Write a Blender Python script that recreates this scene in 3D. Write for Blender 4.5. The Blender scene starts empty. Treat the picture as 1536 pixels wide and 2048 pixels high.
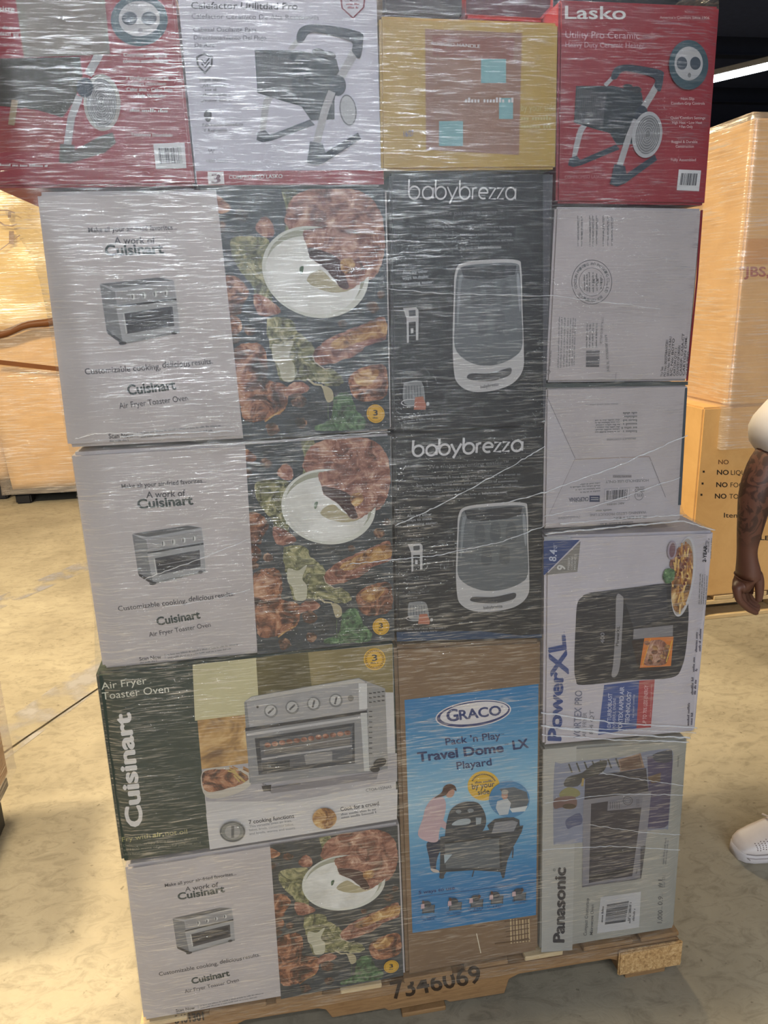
import bpy, bmesh, math, random
import numpy as np
from math import sin, cos, radians, pi
from mathutils import Vector, Matrix, noise as mnoise

# ------------------------------------------------------------------ camera
F = 1538.0; YAW, PIT, ROL = radians(9.4), radians(15.8), radians(1.5); CH = 1.55; CD = 1.31957
_f = np.array([sin(YAW)*cos(PIT), cos(YAW)*cos(PIT), -sin(PIT)])
_r = np.array([cos(YAW), -sin(YAW), 0.0]); _d = np.cross(_f, _r)
RX = cos(ROL)*_r + sin(ROL)*_d; RY = -sin(ROL)*_r + cos(ROL)*_d
CAM = np.array([0, -CD, CH])
sc = bpy.context.scene
cam_data = bpy.data.cameras.new('camera'); cam = bpy.data.objects.new('camera', cam_data)
sc.collection.objects.link(cam); sc.camera = cam
cam.matrix_world = Matrix(((RX[0], -RY[0], -_f[0], CAM[0]), (RX[1], -RY[1], -_f[1], CAM[1]), (RX[2], -RY[2], -_f[2], CAM[2]), (0, 0, 0, 1)))
cam_data.sensor_fit = 'VERTICAL'; cam_data.sensor_height = 24.0; cam_data.lens = 24.0*F/2048
cam_data.clip_start = 0.02; cam_data.clip_end = 200
# ------------------------------------------------------------------ world, exposure, light levels
EXPOSURE = 0.0
WORLD = (0.62, 0.72, 1.0, 0.16)
KEY = (1.0, 0.80, 0.50, 500.0)      # warm high bay lamps
TUBE = (0.94, 0.94, 1.0, 43.0)      # cool strip lamps behind the photographer
sc.view_settings.view_transform = 'Standard'; sc.view_settings.look = 'None'
sc.view_settings.gamma = 1.0; sc.view_settings.use_curve_mapping = False
sc.view_settings.exposure = EXPOSURE
w = bpy.data.worlds.new('world'); sc.world = w; w.use_nodes = True
w.node_tree.nodes['Background'].inputs[0].default_value = (*WORLD[:3], 1)
w.node_tree.nodes['Background'].inputs[1].default_value = WORLD[3]
COL = sc.collection

def ray(x, y): return RX*((x-768)/F) + RY*((y-1024)/F) + _f
def P(x, y, Y=0.0):
    d = ray(x, y); return Vector(CAM + (Y-CAM[1])/d[1]*d)
def G(x, y, z=0.0):
    d = ray(x, y); return Vector(CAM + (z-CAM[2])/d[2]*d)

# ------------------------------------------------------------------ objects helpers
def tag(o, label=None, cat=None, group=None, kind=None):
    if label: o['label'] = label
    if cat: o['category'] = cat
    if group: o['group'] = group
    if kind: o['kind'] = kind
    return o
def thing(name, label, cat, loc=(0, 0, 0), group=None):
    o = bpy.data.objects.new(name, None); COL.objects.link(o); o.location = loc; o.empty_display_size = .05
    return tag(o, label, cat, group)
def link(name, me, parent=None, label=None):
    o = bpy.data.objects.new(name, me); COL.objects.link(o)
    if parent is not None:
        o.parent = parent
        o.matrix_parent_inverse = (Matrix.Translation(world_loc(parent))).inverted()
    if label: o['label'] = label
    return o
def world_loc(o):
    # all things carry pure translations; parts sit at the world origin offset of their thing
    l = Vector(o.location)
    return l if o.parent is None else Vector((0, 0, 0))
class MB:
    """collects faces with materials, builds ONE mesh object"""
    def __init__(s): s.v = []; s.f = []; s.m = []; s.mats = []
    def mi(s, m):
        if m not in s.mats: s.mats.append(m)
        return s.mats.index(m)
    def add(s, vs, fs, m):
        o = len(s.v); k = s.mi(m); s.v += [tuple(v) for v in vs]
        for f in fs: s.f.append(tuple(o+i for i in f)); s.m.append(k)
    def box(s, a, b, m):
        x0, y0, z0 = a; x1, y1, z1 = b
        v = [(x0,y0,z0),(x1,y0,z0),(x1,y1,z0),(x0,y1,z0),(x0,y0,z1),(x1,y0,z1),(x1,y1,z1),(x0,y1,z1)]
        s.add(v, [(3,2,1,0),(4,5,6,7),(0,1,5,4),(1,2,6,5),(2,3,7,6),(3,0,4,7)], m)
    def prism(s, front, dy, m):   # front: world points with y, extruded along +Y
        n = len(front); b = [(p[0], p[1]+dy, p[2]) for p in front]
        fs = [tuple(range(n-1, -1, -1)), tuple(range(n, 2*n))]
        fs += [(i, (i+1) % n, n+(i+1) % n, n+i) for i in range(n)]
        s.add([tuple(p) for p in front]+b, fs, m)
    def tube(s, pts, r, m, n=8):
        pts = [Vector(p) for p in pts]; rs = r if isinstance(r, (list, tuple)) else [r]*len(pts)
        vs = []
        for i, p in enumerate(pts):
            t = (pts[min(i+1, len(pts)-1)]-pts[max(i-1, 0)]).normalized()
            a = t.orthogonal().normalized() if abs(t.z) > .9 else t.cross(Vector((0, 0, 1))).normalized()
            b = t.cross(a)
            for k in range(n):
                q = 2*pi*k/n; vs.append(p+(a*cos(q)+b*sin(q))*rs[i])
        fs = [(i*n+k, i*n+(k+1) % n, (i+1)*n+(k+1) % n, (i+1)*n+k) for i in range(len(pts)-1) for k in range(n)]
        fs += [tuple(range(n-1, -1, -1)), tuple(range((len(pts)-1)*n, len(pts)*n))]
        s.add(vs, fs, m)
    def build(s, name, parent=None, label=None, smooth=False, bevel=0, seg=2):
        me = bpy.data.meshes.new(name); me.from_pydata(s.v, [], s.f)
        for m in s.mats: me.materials.append(m)
        me.polygons.foreach_set('material_index', s.m)
        if smooth: me.polygons.foreach_set('use_smooth', [True]*len(me.polygons))
        me.update()
        if bevel:
            bm = bmesh.new(); bm.from_mesh(me); bmesh.ops.recalc_face_normals(bm, faces=bm.faces)
            bmesh.ops.bevel(bm, geom=list(bm.edges), offset=bevel, segments=seg, affect='EDGES', clamp_overlap=True)
            bm.to_mesh(me); bm.free()
        return link(name, me, parent, label)

# ------------------------------------------------------------------ materials
def newmat(name):
    m = bpy.data.materials.new(name); m.use_nodes = True
    nt = m.node_tree; return m, nt, nt.nodes, nt.links, nt.nodes['Principled BSDF']
def N(nodes, t, **kw):
    n = nodes.new(t)
    for k, v in kw.items():
        if k in n.inputs: n.inputs[k].default_value = v
        else: setattr(n, k, v)
    return n
def coords(nodes, links, scale=(1, 1, 1), rot=(0, 0, 0)):
    tc = nodes.new('ShaderNodeTexCoord'); mp = nodes.new('ShaderNodeMapping')
    mp.inputs['Scale'].default_value = scale; mp.inputs['Rotation'].default_value = rot
    links.new(tc.outputs['Object'], mp.inputs['Vector']); return mp.outputs['Vector']
def ramp(nodes, stops):
    r = nodes.new('ShaderNodeValToRGB'); e = r.color_ramp.elements
    while len(e) < len(stops): e.new(.5)
    for i, (p, c) in enumerate(stops):
        e[i].position = p; e[i].color = (*c, 1) if len(c) == 3 else c
    return r
_flat = {}
def ink(r, g, b, rough=.5, var=.05, metal=0):
    """printed or painted surface; colour given as 0-255 sRGB"""
    key = (r, g, b, rough, var, metal)
    if key in _flat: return _flat[key]
    lin = [((c/255+.055)/1.055)**2.4 if c > 10 else c/255/12.92 for c in (r, g, b)]
    m, nt, nd, lk, p = newmat('print_%d_%d_%d' % (r, g, b))
    if var:
        no = N(nd, 'ShaderNodeTexNoise', Scale=9.0, Detail=5.0)
        lk.new(coords(nd, lk), no.inputs['Vector'])
        rp = ramp(nd, [(.3, [c*(1-var*2) for c in lin]), (.7, [min(1, c*(1+var)) for c in lin])])
        lk.new(no.outputs['Fac'], rp.inputs['Fac']); lk.new(rp.outputs['Color'], p.inputs['Base Color'])
    else: p.inputs['Base Color'].default_value = (*lin, 1)
    p.inputs['Roughness'].default_value = rough; p.inputs['Metallic'].default_value = metal
    p.inputs['Specular IOR Level'].default_value = .35
    _flat[key] = m; return m
def blotch(name, stops, scale=60, detail=8, rough=.5, stretch=(1, 1, 1), bump=0, dist=.6):
    m, nt, nd, lk, p = newmat(name)
    no = N(nd, 'ShaderNodeTexNoise', Scale=scale, Detail=detail, Roughness=.68, Distortion=dist)
    lk.new(coords(nd, lk, stretch), no.inputs['Vector'])
    rp = ramp(nd, stops); lk.new(no.outputs['Fac'], rp.inputs['Fac']); lk.new(rp.outputs['Color'], p.inputs['Base Color'])
    p.inputs['Roughness'].default_value = rough
    if bump:
        b = N(nd, 'ShaderNodeBump', Strength=bump, Distance=.004); lk.new(no.outputs['Fac'], b.inputs['Height']); lk.new(b.outputs['Normal'], p.inputs['Normal'])
    return m
ROAST = blotch('roast_print', [(.38, (.02, .008, .007)), (.47, (.10, .035, .02)), (.55, (.30, .12, .06)), (.68, (.55, .33, .2))], 30, 13, dist=.9)
ROAST_Y = blotch('roast_golden_print', [(.36, (.04, .015, .008)), (.48, (.24, .10, .03)), (.58, (.48, .28, .1)), (.7, (.7, .55, .3))], 30, 13, dist=.9)
ROAST_R = blotch('roast_pink_print', [(.34, (.04, .014, .012)), (.46, (.17, .06, .04)), (.57, (.34, .16, .11)), (.7, (.62, .42, .29))], 36, 13, dist=.9)
LEAF = blotch('cabbage_print', [(.38, (.03, .035, .02)), (.5, (.14, .14, .06)), (.62, (.38, .35, .18))], 30, 9, dist=2.0)
HERB = blotch('herb_print', [(.36, (.01, .02, .012)), (.52, (.05, .11, .05)), (.66, (.14, .25, .11))], 70, 7)
SLATE = blotch('slate_print', [(.35, (.012, .017, .022)), (.65, (.04, .05, .06))], 20, 6)
CREAM = blotch('cream_print', [(.3, (.45, .44, .4)), (.6, (.66, .65, .61))], 14, 4)
CARD = blotch('cardboard', [(.3, (.36, .2, .085)), (.7, (.47, .28, .125))], 7, 7, .75, bump=.15)
CARD_LT = blotch('cardboard_light', [(.3, (.56, .33, .125)), (.7, (.66, .41, .17))], 5, 7, .75, bump=.15)
CARD_YEL = blotch('cardboard_yellow', [(.3, (.66, .46, .14)), (.7, (.78, .56, .2))], 4, 5, .75)
TAPE = ink(150, 105, 62, .25)
OSB = blotch('particle_board', [(.3, (.2, .1, .035)), (.5, (.5, .3, .12)), (.7, (.68, .47, .24))], 130, 6, .9, bump=.6)
def wood(name, a, b):
    return blotch(name, [(.3, a), (.7, b)], 16, 8, .8, stretch=(1, 1, 9), bump=.3, dist=1.0)
WOOD = wood('pallet_wood', (.19, .10, .038), (.33, .19, .08))
WOOD_PALE = wood('pallet_wood_pale', (.5, .36, .18), (.68, .52, .3))

def film_material(name, milk=.015, streak=.15, gloss=.20, tint=(.85, .88, .92), fine=330., rough=.11, length=24., bdist=.0016):
    """clear stretch film: fine drawn wrinkles, milky where it is folded, glossy"""
    m, nt, nd, lk, p = newmat(name); nd.remove(p); out = nd['Material Output']
    hs = []
    for i, (ang, s) in enumerate(((2, fine), (17, fine*.8), (-3, fine*1.25))):
        c = coords(nd, lk, (length, length, s), (0, radians(ang), 0))
        wv = N(nd, 'ShaderNodeTexNoise', Scale=1.0, Detail=3.0, Roughness=.6, Distortion=.35)
        lk.new(c, wv.inputs['Vector']); hs.append(wv.outputs['Fac'])
    msk = N(nd, 'ShaderNodeTexNoise', Scale=3.1, Detail=2.0); lk.new(coords(nd, lk, (1, 1, 1.6)), msk.inputs['Vector'])
    mr = ramp(nd, [(.45, (0, 0, 0)), (.52, (1, 1, 1))]); lk.new(msk.outputs['Fac'], mr.inputs['Fac'])
    mx = N(nd, 'ShaderNodeMix', data_type='FLOAT'); lk.new(mr.outputs['Color'], mx.inputs[0]); lk.new(hs[0], mx.inputs[2]); lk.new(hs[1], mx.inputs[3])
    ad = N(nd, 'ShaderNodeMath', operation='ADD'); lk.new(mx.outputs[0], ad.inputs[0]); lk.new(hs[2], ad.inputs[1])
    hf = N(nd, 'ShaderNodeMath', operation='MULTIPLY'); lk.new(ad.outputs[0], hf.inputs[0]); hf.inputs[1].default_value = .5
    # folded layers
    st = ramp(nd, [(.50, (0, 0, 0)), (.66, (1, 1, 1))]); lk.new(hf.outputs[0], st.inputs['Fac'])
    pat = N(nd, 'ShaderNodeTexNoise', Scale=4.5, Detail=3.0); lk.new(coords(nd, lk, (1, 1, 2.2), (0, radians(8), 0)), pat.inputs['Vector'])
    pr = ramp(nd, [(.38, (.25,)*3), (.65, (1, 1, 1))]); lk.new(pat.outputs['Fac'], pr.inputs['Fac'])
    sm = N(nd, 'ShaderNodeMath', operation='MULTIPLY'); lk.new(st.outputs['Color'], sm.inputs[0]); lk.new(pr.outputs['Color'], sm.inputs[1])
    al = N(nd, 'ShaderNodeMath', operation='MULTIPLY_ADD'); lk.new(sm.outputs[0], al.inputs[0]); al.inputs[1].default_value = streak; al.inputs[2].default_value = milk
    tr = N(nd, 'ShaderNodeBsdfTransparent'); tr.inputs[0].default_value = (.95, .96, .97, 1)
    df = N(nd, 'ShaderNodeBsdfDiffuse'); df.inputs[0].default_value = (*tint, 1)
    a = nd.new('ShaderNodeMixShader'); lk.new(al.outputs[0], a.inputs[0]); lk.new(tr.outputs[0], a.inputs[1]); lk.new(df.outputs[0], a.inputs[2])
    bp = N(nd, 'ShaderNodeBump', Strength=1.0, Distance=bdist); lk.new(hf.outputs[0], bp.inputs['Height'])
    gl = N(nd, 'ShaderNodeBsdfGlossy', Roughness=rough); lk.new(bp.outputs['Normal'], gl.inputs['Normal']); gl.inputs[0].default_value = (1, 1, 1, 1)
    gf = N(nd, 'ShaderNodeMath', operation='MULTIPLY_ADD'); lk.new(sm.outputs[0], gf.inputs[0]); gf.inputs[1].default_value = gloss*2.0; gf.inputs[2].default_value = gloss*.2
    g = nd.new('ShaderNodeMixShader'); lk.new(gf.outputs[0], g.inputs[0])
    lk.new(a.outputs[0], g.inputs[1]); lk.new(gl.outputs[0], g.inputs[2]); lk.new(g.outputs[0], out.inputs['Surface'])
    return m
FILM = film_material('stretch_film')
FILM_FOLD = film_material('stretch_film_folded', milk=.35, streak=.4, gloss=.25)
FILM_BG = film_material('stretch_film_far', milk=.14, streak=.55, gloss=.24, tint=(.97, .86, .78), bdist=.003, fine=120, length=5, rough=.25)

# ------------------------------------------------------------------ printing on faces
def homog(src, dst):
    A = []
    for (x, y), (u, v) in zip(src, dst):
        A.append([x, y, 1, 0, 0, 0, -u*x, -u*y, -u]); A.append([0, 0, 0, x, y, 1, -v*x, -v*y, -v])
    h = np.linalg.svd(np.array(A, float))[2][-1].reshape(3, 3)
    return h
def apply_h(h, p):
    q = h @ np.array([p[0], p[1], 1.0]); return (q[0]/q[2], q[1]/q[2])
class Printer(MB):
    """artwork measured on one face (plane Y=const); each layer lies a hair in front of the last"""
    def __init__(s, Y=0.0, src=None, dst=None):
        super().__init__(); s.Y = Y; s.h = homog(src, dst) if src else None; s.k = 1; s.clipq = None; s.crop = (0, 0, 1.0); s.rnd = random.Random(7)
    def w(s, p):
        x = s.crop[0]+p[0]/s.crop[2]; y = s.crop[1]+p[1]/s.crop[2]
        if s.h is not None: x, y = apply_h(s.h, (x, y))
        if s.clipq is not None:
            u, v = apply_h(s.clipq[0], (x, y)); x, y = apply_h(s.clipq[1], (min(1, max(0, u)), min(1, max(0, v))))
        return P(x, y, s.Y-.00025*s.k)
    def clip(s, q):
        un = [(0, 0), (1, 0), (1, 1), (0, 1)]; s.clipq = (homog(q, un), homog(un, q)); return s
    def up(s): s.k += 1; return s
    def poly(s, pts, m): s.k += .06; s.add([s.w(p) for p in pts], [tuple(range(len(pts)))[::-1]], m); return s
    def quad(s, x0, y0, x1, y1, m): return s.poly([(x0, y0), (x1, y0), (x1, y1), (x0, y1)], m)
    def blob(s, pts, m, jit=.0, sub=6):
        """smooth closed outline through points"""
        n = len(pts); o = []
        sz = max(max(p[0] for p in pts)-min(p[0] for p in pts), 1)
        for i in range(n):
            p0, p1, p2, p3 = [np.array(pts[(i+j) % n], float) for j in (-1, 0, 1, 2)]
            for q in range(sub):
                t = q/sub; c = .5*((2*p1)+(-p0+p2)*t+(2*p0-5*p1+4*p2-p3)*t*t+(-p0+3*p1-3*p2+p3)*t**3)
                if jit: c = c + np.array([s.rnd.uniform(-1, 1), s.rnd.uniform(-1, 1)])*jit*sz
                o.append(tuple(c))
        return s.poly(o, m)
    def ell(s, cx, cy, rx, ry, m, rot=0, n=40, a0=0, a1=360):
        r = radians(rot); pts = []
        for i in range(n if a1-a0 >= 360 else n+1):
            t = radians(a0+(a1-a0)*i/n); x = rx*cos(t); y = ry*sin(t)
            pts.append((cx+x*cos(r)-y*sin(r), cy+x*sin(r)+y*cos(r)))
        return s.poly(pts, m)
    def ring(s, cx, cy, rx, ry, wd, m, rot=0, n=48, a0=0, a1=360):
        s.k += .06
        r = radians(rot); a = []; b = []
        for i in range(n+1):
            t = radians(a0+(a1-a0)*i/n)
            for l, q in ((a, 0), (b, wd)):
                x = (rx-q)*cos(t); y = (ry-q)*sin(t); l.append((cx+x*cos(r)-y*sin(r), cy+x*sin(r)+y*cos(r)))
        v = [s.w(p) for p in a+b]; k = n+1
        s.add(v, [(i, k+i, k+i+1, i+1) for i in range(n)], m); return s
    def line(s, pts, wd, m):
        s.k += .06
        pts = [np.array(p, float) for p in pts]; L = []; R = []
        for i, p in enumerate(pts):
            t = pts[min(i+1, len(pts)-1)]-pts[max(i-1, 0)]; t = t/max(np.hypot(*t), 1e-6); nrm = np.array([-t[1], t[0]])*wd/2
            L.append(p+nrm); R.append(p-nrm)
        k = len(pts); s.add([s.w(p) for p in L+R], [(i, i+1, k+i+1, k+i) for i in range(k-1)], m); return s
    def text(s, t, p0, p1, h, m, bold=0.0, shear=0.0):
        vs, fs, w0, w1 = glyphs(t, min(bold, .012)); ex = max(0, bold-.012)*1.3
        p0 = np.array(p0, float); p1 = np.array(p1, float); d = p1-p0; L = np.hypot(*d); d /= L; u = np.array([d[1], -d[0]])
        sx = L/(w1-w0)
        for ox, oy in (((0, 0),) if ex == 0 else ((-ex, 0), (ex, 0), (0, -ex*.7), (0, ex*.7))):
            s.k += .04; s.add([s.w(p0+d*((x-w0)*sx+shear*y*h+ox*h)+u*(y*h+oy*h)) for x, y in vs], fs, m)
        return s
    def greek(s, p0, p1, h, m):
        """rows of print too small to read"""
        p0 = np.array(p0, float); p1 = np.array(p1, float); d = p1-p0; L = np.hypot(*d); d /= L; u = np.array([d[1], -d[0]])
        x = 0; wl = s.rnd.randint(3, 9)
        while x < L-h*.4:
            hh = h*s.rnd.choice((.62, .62, .7, 1.0)); a = p0+d*x; b = a+d*h*.42
            s.add([s.w(a), s.w(b), s.w(b+u*hh), s.w(a+u*hh)], [(0, 1, 2, 3)], m)
            x += h*.62; wl -= 1
            if wl == 0: x += h*.6; wl = s.rnd.randint(2, 9)
        return s
    def barcode(s, q, m, n=34, along=True):
        """q: four corners TL TR BR BL, bars run from top to bottom edge"""
        q = [np.array(p, float) for p in q]; t = 0
        while t < 1:
            a = s.rnd.choice((.5, .5, 1, 1.5))/n; b = t+a
            if b > 1: break
            f = lambda e, tt: q[0]*(1-tt)+q[1]*tt if e == 0 else q[3]*(1-tt)+q[2]*tt
            s.poly([f(0, t), f(0, b), f(1, b), f(1, t)], m); t = b+s.rnd.choice((.5, .6, 1.2))/n
        return s
_gl = {}
def glyphs(t, bold):
    k = (t, bold)
    if k in _gl: return _gl[k]
    c = bpy.data.curves.new('t', 'FONT'); c.body = t; c.size = 1.0; c.offset = bold; c.resolution_u = 3
    o = bpy.data.objects.new('t', c); me = o.to_mesh()
    v = [(q.co.x/.729, q.co.y/.729) for q in me.vertices]; f = [tuple(p.vertices) for p in me.polygons]
    o.to_mesh_clear(); bpy.data.objects.remove(o); bpy.data.curves.remove(c)
    xs = [q[0] for q in v]; _gl[k] = (v, f, min(xs), max(xs)); return _gl[k]

WHITE = ink(196, 192, 190); BLACKI = ink(42, 42, 46); DGREY = ink(70, 70, 74); MGREY = ink(110, 110, 112); LGREY = ink(165, 165, 168)
RED = ink(138, 38, 48); PALE = ink(205, 200, 200); STEEL = ink(150, 150, 152, .35); STEEL_D = ink(98, 99, 102); NAVY = ink(26, 58, 120)
LABEL = ink(200, 200, 202, .6)

def carton(name, label, quad, mat, depth=.6, Y=0.0, bevel=.004, cat='carton', group=None):
    pts = [P(x, y, Y) for x, y in quad]
    cx = sum(p.x for p in pts)/4; zb = min(pts[2].z, pts[3].z)
    t = thing(name, label, cat, (cx, Y+depth/2, zb), group)
    b = MB(); b.prism([pts[3], pts[2], pts[1], pts[0]], depth, mat); b.build('carton_body', t, bevel=bevel)
    return t
# ------------------------------------------------------------------ the hall
def structure(name, mb, **k): return tag(mb.build(name, **k), kind='structure')
def floor_material():
    m, nt, nd, lk, p = newmat('concrete_floor')
    a = N(nd, 'ShaderNodeTexNoise', Scale=1.3, Detail=9.0, Roughness=.65, Distortion=.4); lk.new(coords(nd, lk), a.inputs['Vector'])
    ra = ramp(nd, [(.3, (.215, .19, .14)), (.5, (.31, .275, .205)), (.7, (.41, .37, .28))]); lk.new(a.outputs['Fac'], ra.inputs['Fac'])
    b = N(nd, 'ShaderNodeTexNoise', Scale=14.0, Detail=10.0, Roughness=.72, Distortion=1.2); lk.new(coords(nd, lk, (1, 1.8, 1), (0, 0, .5)), b.inputs['Vector'])
    rb = ramp(nd, [(.34, (.45, .44, .42)), (.52, (1, 1, 1)), (.72, (1.0, .98, .93))]); lk.new(b.outputs['Fac'], rb.inputs['Fac'])
    mx = N(nd, 'ShaderNodeMix', data_type='RGBA', blend_type='MULTIPLY'); mx.inputs[0].default_value = .55
    lk.new(ra.outputs['Color'], mx.inputs[6]); lk.new(rb.outputs['Color'], mx.inputs[7])
    s = N(nd, 'ShaderNodeTexNoise', Scale=46.0, Detail=4.0); lk.new(coords(nd, lk), s.inputs['Vector'])
    rs = ramp(nd, [(.27, (.35, .33, .3)), (.33, (1, 1, 1))]); lk.new(s.outputs['Fac'], rs.inputs['Fac'])
    m2 = N(nd, 'ShaderNodeMix', data_type='RGBA', blend_type='MULTIPLY'); m2.inputs[0].default_value = .7
    lk.new(mx.outputs[2], m2.inputs[6]); lk.new(rs.outputs['Color'], m2.inputs[7]); lk.new(m2.outputs[2], p.inputs['Base Color'])
    p.inputs['Roughness'].default_value = .62
    bp = N(nd, 'ShaderNodeBump', Strength=.35, Distance=.003); lk.new(b.outputs['Fac'], bp.inputs['Height']); lk.new(bp.outputs['Normal'], p.inputs['Normal'])
    return m
FLOOR = floor_material()
CEIL = ink(84, 92, 120, .8); BEAM = ink(46, 50, 64, .7)
mb = MB(); mb.box((-20, -20, -.1), (26, 26, 0), FLOOR); structure('floor', mb)
mb = MB(); mb.box((-20, -20, 6.0), (26, 26, 6.15), CEIL); structure('ceiling', mb)
mb = MB(); mb.box((-20, 26, 0), (26, 26.2, 6.0), ink(52, 52, 60, .8)); structure('wall_back', mb)
# sawn joint and a worn painted stripe in the floor
def strip(name, a, b, wd, m, z=.0015):
    a = G(*a); b = G(*b); d = (b-a).normalized(); n = Vector((-d.y, d.x, 0))*wd/2; a = a-d*1.5; b = b+d*4
    q = MB(); q.add([(a+n)+Vector((0, 0, z)), (a-n)+Vector((0, 0, z)), (b-n)+Vector((0, 0, z)), (b+n)+Vector((0, 0, z))], [(0, 1, 2, 3)], m); return structure(name, q)
strip('trim_1', (25, 1494), (185, 1385), .010, ink(74, 66, 52, .8))
def worn_material(name, rgb):
    m, nt, nd, lk, p = newmat(name)
    a = N(nd, 'ShaderNodeTexNoise', Scale=7.0, Detail=8.0); lk.new(coords(nd, lk), a.inputs['Vector'])
    r = ramp(nd, [(.45, (0, 0, 0)), (.62, (.75,)*3)]); lk.new(a.outputs['Fac'], r.inputs['Fac']); lk.new(r.outputs['Color'], p.inputs['Alpha'])
    p.inputs['Base Color'].default_value = (*rgb, 1); p.inputs['Roughness'].default_value = .7
    return m
strip('trim_2', (0, 1205), (150, 1140), .16, worn_material('worn_stripe', (.30, .30, .34)))
strip('trim_3', (30, 1465), (190, 1350), .2, worn_material('worn_stripe_grey', (.36, .35, .36)))
# ceiling purlins
for i, y in enumerate((5.5, 8.0, 10.5, 13.5, 17.0)):
    mb = MB(); mb.box((-20, y, 5.7), (26, y+.12, 6.0), BEAM); mb.box((-20, y-.06, 5.68), (26, y+.18, 5.7), BEAM); structure('trim_%d' % (4+i), mb)

# ------------------------------------------------------------------ lamps
def emit(name, rgb, s):
    m, nt, nd, lk, p = newmat(name); p.inputs['Emission Color'].default_value = (*rgb, 1); p.inputs['Emission Strength'].default_value = s; return m
TUBEM = emit('lit_tube', (.9, .97, 1.0), 14.0)
WARMM = emit('lit_warm_lens', (1.0, .8, .5), 14.0)
HOUS = ink(150, 150, 150, .5)
def area(parent, name, loc, size, rgb, power, down=(0, 0, -1), sy=None):
    l = bpy.data.lights.new(name, 'AREA'); l.shape = 'RECTANGLE'; l.size = size; l.size_y = sy or size; l.color = rgb; l.energy = power
    o = bpy.data.objects.new(name, l); COL.objects.link(o); o.rotation_euler = Vector(down).to_track_quat('-Z', 'Y').to_euler()
    o.location = Vector(loc)-world_loc(parent); o.parent = parent; return o
def strip_lamp(label, x, y, L, along, power, rgb, z=4.6, em=TUBEM, wd=.09):
    t = thing('strip_light', label, 'light', (x, y, z), 'strip lights under the ceiling')
    a = MB(); b = MB(); c = MB(); dx, dy = (L/2, wd) if along == 'x' else (wd, L/2)
    a.box((x-dx, y-dy, z), (x+dx, y+dy, z+.07), HOUS); a.build('housing', t, bevel=.01)
    b.box((x-dx*.98, y-dy*.8, z-.03), (x+dx*.98, y+dy*.8, z-.002), em); b.build('tube', t)
    for s in (-.8, .8):
        p = (x+(s*dx if along == 'x' else 0), y+(s*dy if along == 'y' else 0)); c = MB(); c.tube([(*p, z+.06), (*p, 5.995)], .006, BEAM, 6); c.build('suspension_rod', t)
    if power: area(t, 'strip_light_source', (x, y, z-.05), 2*dx, rgb, power, sy=2*dy)
    return t
p0 = P(1490, 141, 9.5)
_t = strip_lamp('long lit white strip light under the dark ceiling beyond the red carton', p0.x, 9.5, 6.5, 'x', 60, TUBE[:3], z=p0.z, wd=.16)
_t.rotation_euler.z = radians(-60)
for i, (x, y, L, pw) in enumerate(((-.6, -3.2, 3.4, 1.0), (1.6, -4.6, 3.4, 1.0), (-1.8, -6.6, 3.4, .9))):
    strip_lamp(('cool white strip light above and behind the photographer, nearest the stack', 'cool white strip light behind the photographer, right of the stack', 'cool white strip light farthest behind the photographer')[i],
               x, y, L, 'x', TUBE[3]*pw, TUBE[:3], z=4.3, wd=.045)
BRIGHT = emit('lit_tube_added', (.84, .93, 1.0), 95.0)  # extra unseen tubes, added only to strengthen the glints on the film
for i, (x, y) in enumerate(((.9, -8.6), (-.4, -10.6), (.4, -12.8), (-2.6, -15.2))):
    strip_lamp(('third', 'fourth', 'fifth', 'last')[i]+' of the added unseen strip lights far behind the photographer, for film glints', x, y, 6.0, 'x', 0, TUBE[:3], z=4.3, em=BRIGHT, wd=.08)
def highbay(label, x, y, z, power, size=.7, aim=(0, 0, -1)):
    t = thing('high_bay_lamp', label, 'lamp', (x, y, z), 'warm high bay lamps')
    a = MB(); n = 28
    prof = [(.09, .42), (.12, .30), (.30, .10), (.36, 0.0), (.34, 0.0), (.28, .10), (.10, .28)]
    vs = [(x+r*cos(2*pi*k/n), y+r*sin(2*pi*k/n), z+h) for r, h in prof for k in range(n)]
    fs = [(i*n+k, i*n+(k+1) % n, (i+1)*n+(k+1) % n, (i+1)*n+k) for i in range(len(prof)-1) for k in range(n)]
    a.add(vs, fs, HOUS); a.tube([(x, y, z+.4), (x, y, 5.995)], .012, BEAM, 6); a.build('reflector', t, smooth=True)
    b = MB(); b.tube([(x, y, z+.1), (x, y, z+.12)], .26, WARMM, 24); b.build('lens', t)
    area(t, 'high_bay_source', (x, y, z-.03), size, KEY[:3], power, aim)
highbay('warm high bay lamp high on the left of the wrapped stack', -3.3, .5, 4.8, KEY[3])
highbay('added unseen warm high bay lamp directly above the wrapped stack', -.6, .62, 5.2, KEY[3]*.5)  # lamp added to warm the fronts of the loads behind
highbay('warm high bay lamp far behind the wrapped stack', 1.0, 7.0, 4.8, KEY[3]*.7)

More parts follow.
